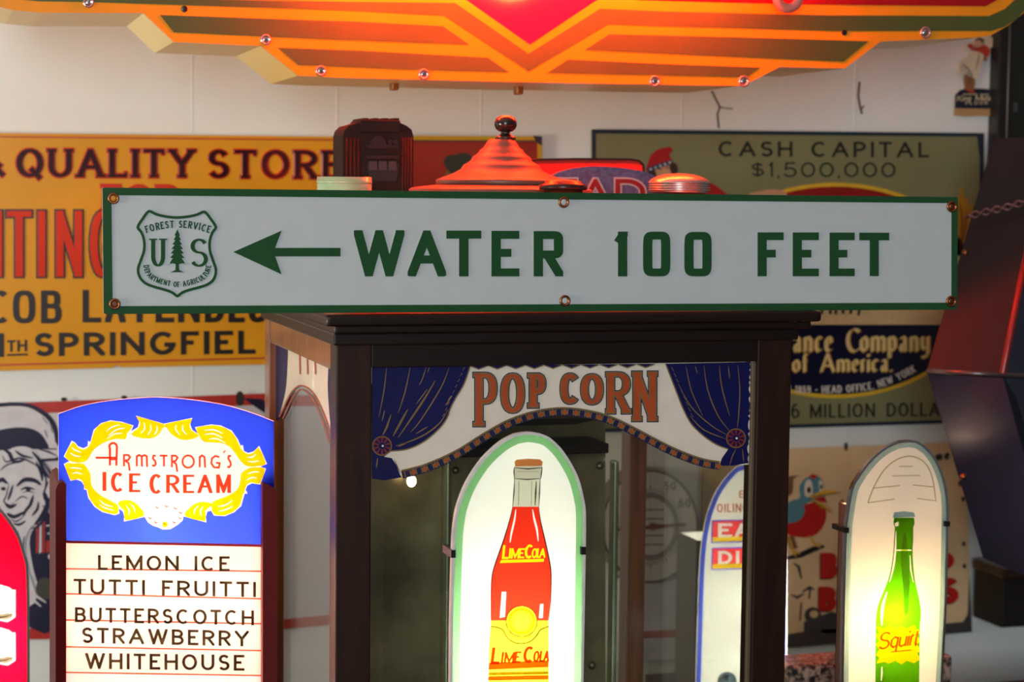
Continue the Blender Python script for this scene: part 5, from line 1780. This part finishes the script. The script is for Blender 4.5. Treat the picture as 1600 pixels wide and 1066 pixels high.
for ln in ([(1262, 777), (1286, 774), (1314, 770)], [(1264, 779), (1284, 792), (1300, 802)]):
    b.plate([taper(ln, 1.4)], yq - .0014, .0004, 3)
for ln, w in (([(1232, 836), (1240, 862), (1250, 866)], 4), ([(1264, 838), (1272, 850), (1282, 856)], 4), ([(1236, 858), (1244, 870)], 4), ([(1272, 850), (1284, 850)], 4)):
    b.plate([taper(ln, w)], yq - .0008, .0006, 4)
b.plate([taper([(1224, 874), (1250, 868), (1272, 858), (1288, 854)], 9)], yq - .0002, .0006, 3)
b.plate([[(1228, 838), (1240, 838), (1246, 856), (1236, 860)]], yq - .0002, .0006, 5)
b.plate([smooth([(1226, 750), (1236, 744), (1252, 744), (1240, 748), (1238, 770), (1226, 776)], 3, True)], yq, .0006, 5)
b.build('painted_bird', [mat('bird_blue', (86, 136, 150), .4), mat('bird_red', (186, 32, 28), .3), mat('bird_white', (222, 214, 196), .4), mat('bird_black', (34, 28, 26), .4), mat('bird_yellow', (216, 170, 54), .4), mat('bird_brown', (120, 82, 60), .5)], t)
b = MB()
for c, x0, x1, y0, y1 in (('B', 1283, 1309, 864, 904), ('B', 1280, 1307, 917, 955), ('D', 1462, 1491, 862, 890), ('S', 1470, 1498, 903, 943)):
    b = MB()
    st = dict(w=.3, h=.24)
    b.plate([[(x - 2, y + 2) for x, y in g] for g in gbox(c, x0, x1, y0, y1, st)], YP - .001, .0008, 1)
    b.plate(gbox(c, x0, x1, y0, y1, st), YP - .002, .0016, 0)
    b.build('lettering', [mat('letter_bright_red', (188, 36, 30), .3, 0, .08), mat('letter_shadow', (60, 34, 30), .5)], t)
b = MB()
b.plate(gbox('W', 1314, 1340, 781, 800, dict(w=.2, h=.2)), YP - .001, .0008)
letters(b, text('m', (1462, 721), (1472, 720), 15, dict(w=.2, h=.18)), YP - .001, .0008)
letters(b, text('e', (1476, 719), (1484, 718), 15, dict(w=.2, h=.18)), YP - .001, .0008)
b.build('lettering', mat('sign_black', (50, 40, 34), .5), t)

# ---- round dial seen through the cabinet
t = thing('dial_scale', 'round white dial with numbers on a white case, seen through the cabinet glass', 'dial', P(1015, 1030, YP - .02))
YDl = YW - .045
dc = (1016, 823)
RX, RY = 76, 89
b = MB(); b.plate([disc(dc[0], dc[1], RX, RY, 56)], YDl, .042); b.build('case', mat('dial_case', (120, 110, 100), .35, .4), t)
b = MB(); b.plate([disc(dc[0], dc[1], RX - 4, RY - 4, 56)], YDl - .001, .001); b.plate([disc(dc[0], dc[1], RX * .60, RY * .60, 48), disc(dc[0], dc[1], RX * .5, RY * .5, 48)], YDl - .0014, .0004, 1, 'eo')
fo = b.build('dial_face', [mat('dial_white', (196, 194, 190), .4, 0, .04), mat('dial_grey_ring', (120, 120, 120), .5)], t)
b = MB()
for i in range(60):
    a = 2 * PI * i / 60
    r0, r1 = (.62, .72) if i % 5 == 0 else (.62, .67)
    b.plate(line([(dc[0] + RX * r0 * math.cos(a), dc[1] + RY * r0 * math.sin(a)), (dc[0] + RX * r1 * math.cos(a), dc[1] + RY * r1 * math.sin(a))], 1.4), YDl - .0016, .0004)
for i, s in enumerate(('60', '', '', '', '', '', '', '', '', '', '50', '60')):
    if s and i >= 10:
        a = 2 * PI * i / 12 - .0
        x, y = dc[0] + RX * .82 * math.cos(a), dc[1] + RY * .82 * math.sin(a)
        letters(b, text(s, (x - 9, y + 6), (x + 9, y + 6), 13, dict(w=.16, h=.14, gap=.2)), YDl - .0016, .0004)
for y in (-26, -12, 14, 28):
    b.plate(line([(dc[0] - 24, dc[1] + y), (dc[0] + 22, dc[1] + y)], 1.8), YDl - .0016, .0004)
b.build('markings', mat('dial_black', (60, 56, 54), .5), fo)
b = MB(); b.plate([[(955, 827), (1030, 820), (1072, 818), (1072, 821), (1030, 826), (955, 831)]], YDl - .004, .001); b.plate([disc(1020, 823, 5, 6)], YDl - .006, .003); b.build('pointer', mat('dial_pointer', (110, 40, 30), .4), t)
b = MB(); b.plate([[(968, 905), (1062, 902), (1064, 1030), (966, 1034)]], YDl + .006, .036, 0); b.plate([[(967, 988), (1063, 984), (1063, 996), (967, 1000)]], YDl + .0055, .0005, 1); b.build('lower_case', [mat('pale_case', (190, 192, 202), .35), mat('case_red_stripe', (160, 60, 40), .4)], t)

# ---- die cut figure card, top right
YK = YW - .006
t = thing('die_cut_card', 'die-cut cardboard girl in red blouse and white skirt on a navy base card', 'advertising card', P(1523, 182, YK))
cardL = [(1491, 180), (1493, 148), (1500, 141), (1510, 138), (1535, 138.5), (1550, 140), (1554, 147), (1554, 182), (1530, 181), (1510, 182)]
b = MB(); b.plate([cardL], YK, .002, 0); b.plate([[(1492.5, 169), (1493, 148), (1500, 141), (1510, 138), (1535, 138.5), (1550, 140), (1554, 147), (1554, 170)]], YK - .0006, .0006, 1)
base = b.build('base_card', [mat('tan_board', (176, 140, 92), .7, 0, .1), mat('card_navy', (24, 26, 50), .4)], t)
b = MB()
letters(b, text('King Midas', (1495, 158.5), (1552, 157.5), 9.5, dict(w=.12, h=.1, gap=.1, slant=.2)), YK - .0012, .0004)
letters(b, text('FLOUR', (1509, 163.5), (1543, 163), 4.2, dict(w=.22, h=.2, gap=.5)), YK - .0012, .0004)
b.plate(line([(1505, 147), (1527, 147.5)], 1.2), YK - .0012, .0004)
b.plate(line([(1531, 147.5), (1545, 147.5)], 1.2), YK - .0012, .0004)
b.build('lettering', mat('card_cream', (206, 198, 160), .5), base)
b = MB()
yk = YK - .001
b.plate([smooth([(1509, 140), (1508, 112), (1522, 112), (1524, 120), (1522, 140)], 2, True)], yk, .003, 3)
b.plate([smooth([(1498, 116), (1499, 100), (1504, 94), (1514, 88), (1520, 80), (1532, 78), (1537, 88), (1535, 100), (1530, 112), (1526, 124), (1518, 120), (1508, 116)], 3, True)], yk - .0006, .003, 0)
b.plate([smooth([(1500, 100), (1508, 102), (1516, 112), (1521, 121), (1512, 118), (1502, 112)], 2, True)], yk - .0012, .001, 4)
b.plate([smooth([(1513, 70), (1518, 68), (1522, 74), (1530, 74), (1538, 70), (1544, 74), (1547, 80), (1543, 90), (1536, 84), (1526, 80), (1520, 78), (1515, 74)], 3, True)], yk - .0014, .003, 1)
b.plate([smooth([(1536, 68), (1539, 61), (1546, 57), (1552, 60), (1554, 67), (1550, 74), (1543, 74)], 3, True)], yk - .001, .003, 0)
b.plate([smooth([(1523, 70), (1524, 63), (1530, 60), (1535, 64), (1534, 71), (1528, 74)], 3, True)], yk - .002, .003, 2)
b.plate([smooth([(1524, 64), (1528, 59), (1535, 60), (1538, 66), (1535, 66), (1530, 62)], 3, True)], yk - .0026, .001, 5)
b.plate([[(1538, 88), (1542, 88), (1543, 95), (1538, 95)]], yk - .001, .003, 3)
b.plate([[(1511, 139), (1516, 140), (1525, 144), (1519, 145), (1511, 142)]], yk - .002, .002, 1)
for ln in ([(1512, 112), (1513, 126), (1512, 138)], [(1518, 114), (1517, 128), (1518, 138)], [(1504, 100), (1512, 106), (1520, 118)], [(1530, 84), (1528, 98), (1524, 110)]):
    b.plate([taper(ln, 1.2)], yk - .003, .0004, 5)
b.build('figure', [mat('card_white', (214, 206, 180), .5), mat('card_red', (186, 58, 34), .5), mat('card_skin', (214, 172, 140), .5), mat('card_brown', (150, 104, 64), .5), mat('card_grey', (186, 186, 174), .5), mat('card_line', (80, 62, 48), .5)], t)

# ================================================================== RIGHT SIDE
# tall dark case at the edge
t = thing('door_casing', 'tall black painted door casing on the white wall beside the cardboard girl', 'door casing', (P(1640, 300, YW).x, YW - .015, 0))
xa = P(1555, 140, YW - .02).x
ztop = 2.3
b = MB(); zlow = P(1600, 700, YW).z
b.box(xa + .018, xa + .5, YW - .022, YW - .001, zlow, ztop, 0, .002); b.build('panel', mat('near_black_green', (26, 30, 24), .45), t)
b = MB(); b.box(xa, xa + .0185, YW - .03, YW - .001, zlow, ztop, 0, .002); b.build('edge_board', mat('worn_black', (30, 26, 26), .35, 0, .2), t)
b = MB(); b.tube([(xa + .0165, YW - .031, zlow), (xa + .0165, YW - .031, ztop)], .0013); b.build('metal_bead', mat('worn_bead', (110, 106, 104), .35, .7), t)
b = MB(); b.plate([[(1584, 160), (1590, 160), (1590, 175), (1584, 175)]], YW - .026, .004); b.build('latch', mat('dull_steel', (90, 96, 96), .4, .6), t)

# angular enamelled hood
t = thing('metal_hood', 'big angular dark enamelled metal hood with a chain hung across it', 'hood', P(1600, 880, 2.30))
Yn, Ya, Yf = 2.20, 2.44, 2.155
A, B_ = P(1553, 216, Ya), P(1720, 214, Ya)
D, C = P(1448, 580, Yn), P(1566, 586, Yn - .06)
Fp = P(1536, 872, Yf)


def on_quad(px, py, q0, q1, q2):
    d = ray(px, py)
    n_ = (q1 - q0).cross(q2 - q0)
    return EYE + d * ((q0 - EYE).dot(n_) / d.dot(n_))


Ep = on_quad(1660, 925, D, C, Fp)
B2 = on_quad(1640, 214, A, D, C)
C2 = P(1800, 600, Yn + .12)
MARO = mat('maroon_enamel', (26, 15, 19), .65, 0, .1, 30, .05, .1)
NVE = mat('midnight_enamel', (66, 70, 92), .22, .85, .2, 10, .04, .3)
def slab(pts, th, m, name, parent):
    n_ = len(pts)
    nv = (Vector(pts[1]) - Vector(pts[0])).cross(Vector(pts[2]) - Vector(pts[0])).normalized()
    if nv.y > 0:
        nv = -nv
    b = MB()
    vs = [tuple(p) for p in pts] + [tuple(Vector(p) - nv * th) for p in pts]
    b.add(vs, [tuple(range(n_)), tuple(range(n_, 2 * n_))[::-1]] + [(i, n_ + i, n_ + (i + 1) % n_, (i + 1) % n_) for i in range(n_)])
    return b.build(name, m, parent)
slab([A, B2, C, D], .006, MARO, 'upper_panel', t)
slab([D, C, Ep, Fp], .006, NVE, 'lower_panel', t)
slab([B2, C2 + Vector((.05, .3, .3)), C2, C], .006, NVE, 'side_panel', t)
slab([C, C2, P(1800, 960, Yn + .1), Ep], .006, NVE, 'side_panel', t)
b = MB(); b.tube([tuple(D), tuple(C), tuple(C2)], .004); b.build('folded_edge', mat('edge_steel', (96, 92, 96), .25, .8), t)
b = MB(); b.tube([tuple(C), tuple(B2)], .0045); b.build('folded_edge', mat('red_lit_rim', (120, 24, 20), .3), t)  # red neon light along this edge is put into its colour
xb = P(1630, 500, YW - .036).x
b = MB(); b.box(xb, xb + .4, Yf + .2, YW - .036, P(1700, 860, Yf).z, P(1700, 300, Yf).z, 0, .01); b.build('hood_body', mat('web_black', (20, 18, 22), .5), t)
rv = MB()
for (px, py, qa) in ((1505, 745, (D, C, Fp)), (1508, 395, (A, B2, D))):
    c = on_quad(px, py, *qa)
    b = MB(); b.sphere(c, .0045); b.build('rivet', BRASS, t)

# chain over the hood
ch = thing('chain', 'thin coppery chain hanging across the maroon hood panel', 'chain', on_quad(1555, 330, A, B2, D))
pts_px = [(1504 + i * 8.4, 345 - 1.5 * math.sin(i * .4) - (i * 8.4) * .33 + 6 * math.sin(PI * min(i / 16.0, 1))) for i in range(18)]
lk = mat('copper_link', (130, 92, 88), .35, .8, .2)
first = None
for i in range(len(pts_px) - 1):
    p, q_ = pts_px[i], pts_px[i + 1]
    a = on_quad(p[0], p[1], A, B2, D) + Vector((0, -.012, .006))
    c = on_quad(q_[0], q_[1], A, B2, D) + Vector((0, -.012, .006))
    m_ = (a + c) / 2
    u = (c - a).normalized()
    nn = Vector((0, -1, .35)).normalized() if i % 2 else Vector((0, .35, 1)).normalized()
    nn = (nn - u * nn.dot(u)).normalized()
    hl_ = (c - a).length * .68
    ring = [tuple(m_ + u * hl_ * math.cos(t_) + nn.cross(u) * .0042 * math.sin(t_)) for t_ in [2 * PI * j / 16 for j in range(16)]]
    b = MB(); b.tube(ring, .0013, 0, 8, True); b.build('chain_link', lk, ch)

# dark wooden bracket under the hood
t = thing('wooden_bracket', 'dark stained wooden bracket under the angular hood by the wall', 'bracket', P(1560, 980, 2.7))
b = MB()
a, c = P(1516, 985, YW - .034), P(1700, 884, 2.62)
a.z = P(1516, 985, 2.63).z
b.box(a.x, c.x, 2.62, YW - .034, P(1514, 910, 2.62).z, c.z, 0, .004)
b.build('top_board', wood('bracket_wood', (46, 28, 16), (64, 40, 24), axis='X'), t)
b = MB(); b.box(a.x + .004, c.x, 2.63, YW - .034, a.z, P(1514, 910, 2.62).z, 0, .003); b.build('box', mat('bracket_black', (20, 14, 10), .6), t)

# speckled graniteware box behind the bottle sign
t = thing('graniteware_box', 'speckled grey brown enamel box on the counter behind the right bottle sign', 'box', (P(1360, 1050, 2.2).x, 2.26, ZT))
m = mat('speckled_enamel', (92, 80, 72), .35, 0, .8, 150, .1)
rp = [n_ for n_ in m.node_tree.nodes if n_.type == 'VALTORGB'][0]
rp.color_ramp.elements[0].color = lin((38, 34, 32)); rp.color_ramp.elements[1].color = lin((168, 148, 130))
rp.color_ramp.elements[0].position = .42; rp.color_ramp.elements[1].position = .6
a, c = P(1232, 1013, 2.16), P(1494, 1013, 2.16)
b = MB(); b.box(a.x, c.x, 2.16, 2.225, ZT, ZT + .05, 0, .012, 4); b.build('body', m, t)
zt_ = P(1350, 1014, 2.223).z
b = MB(); b.box(a.x + .002, c.x - .002, 2.162, 2.223, ZT + .051, max(zt_, ZT + .07), 0, .008, 4); b.build('lid', m, t)
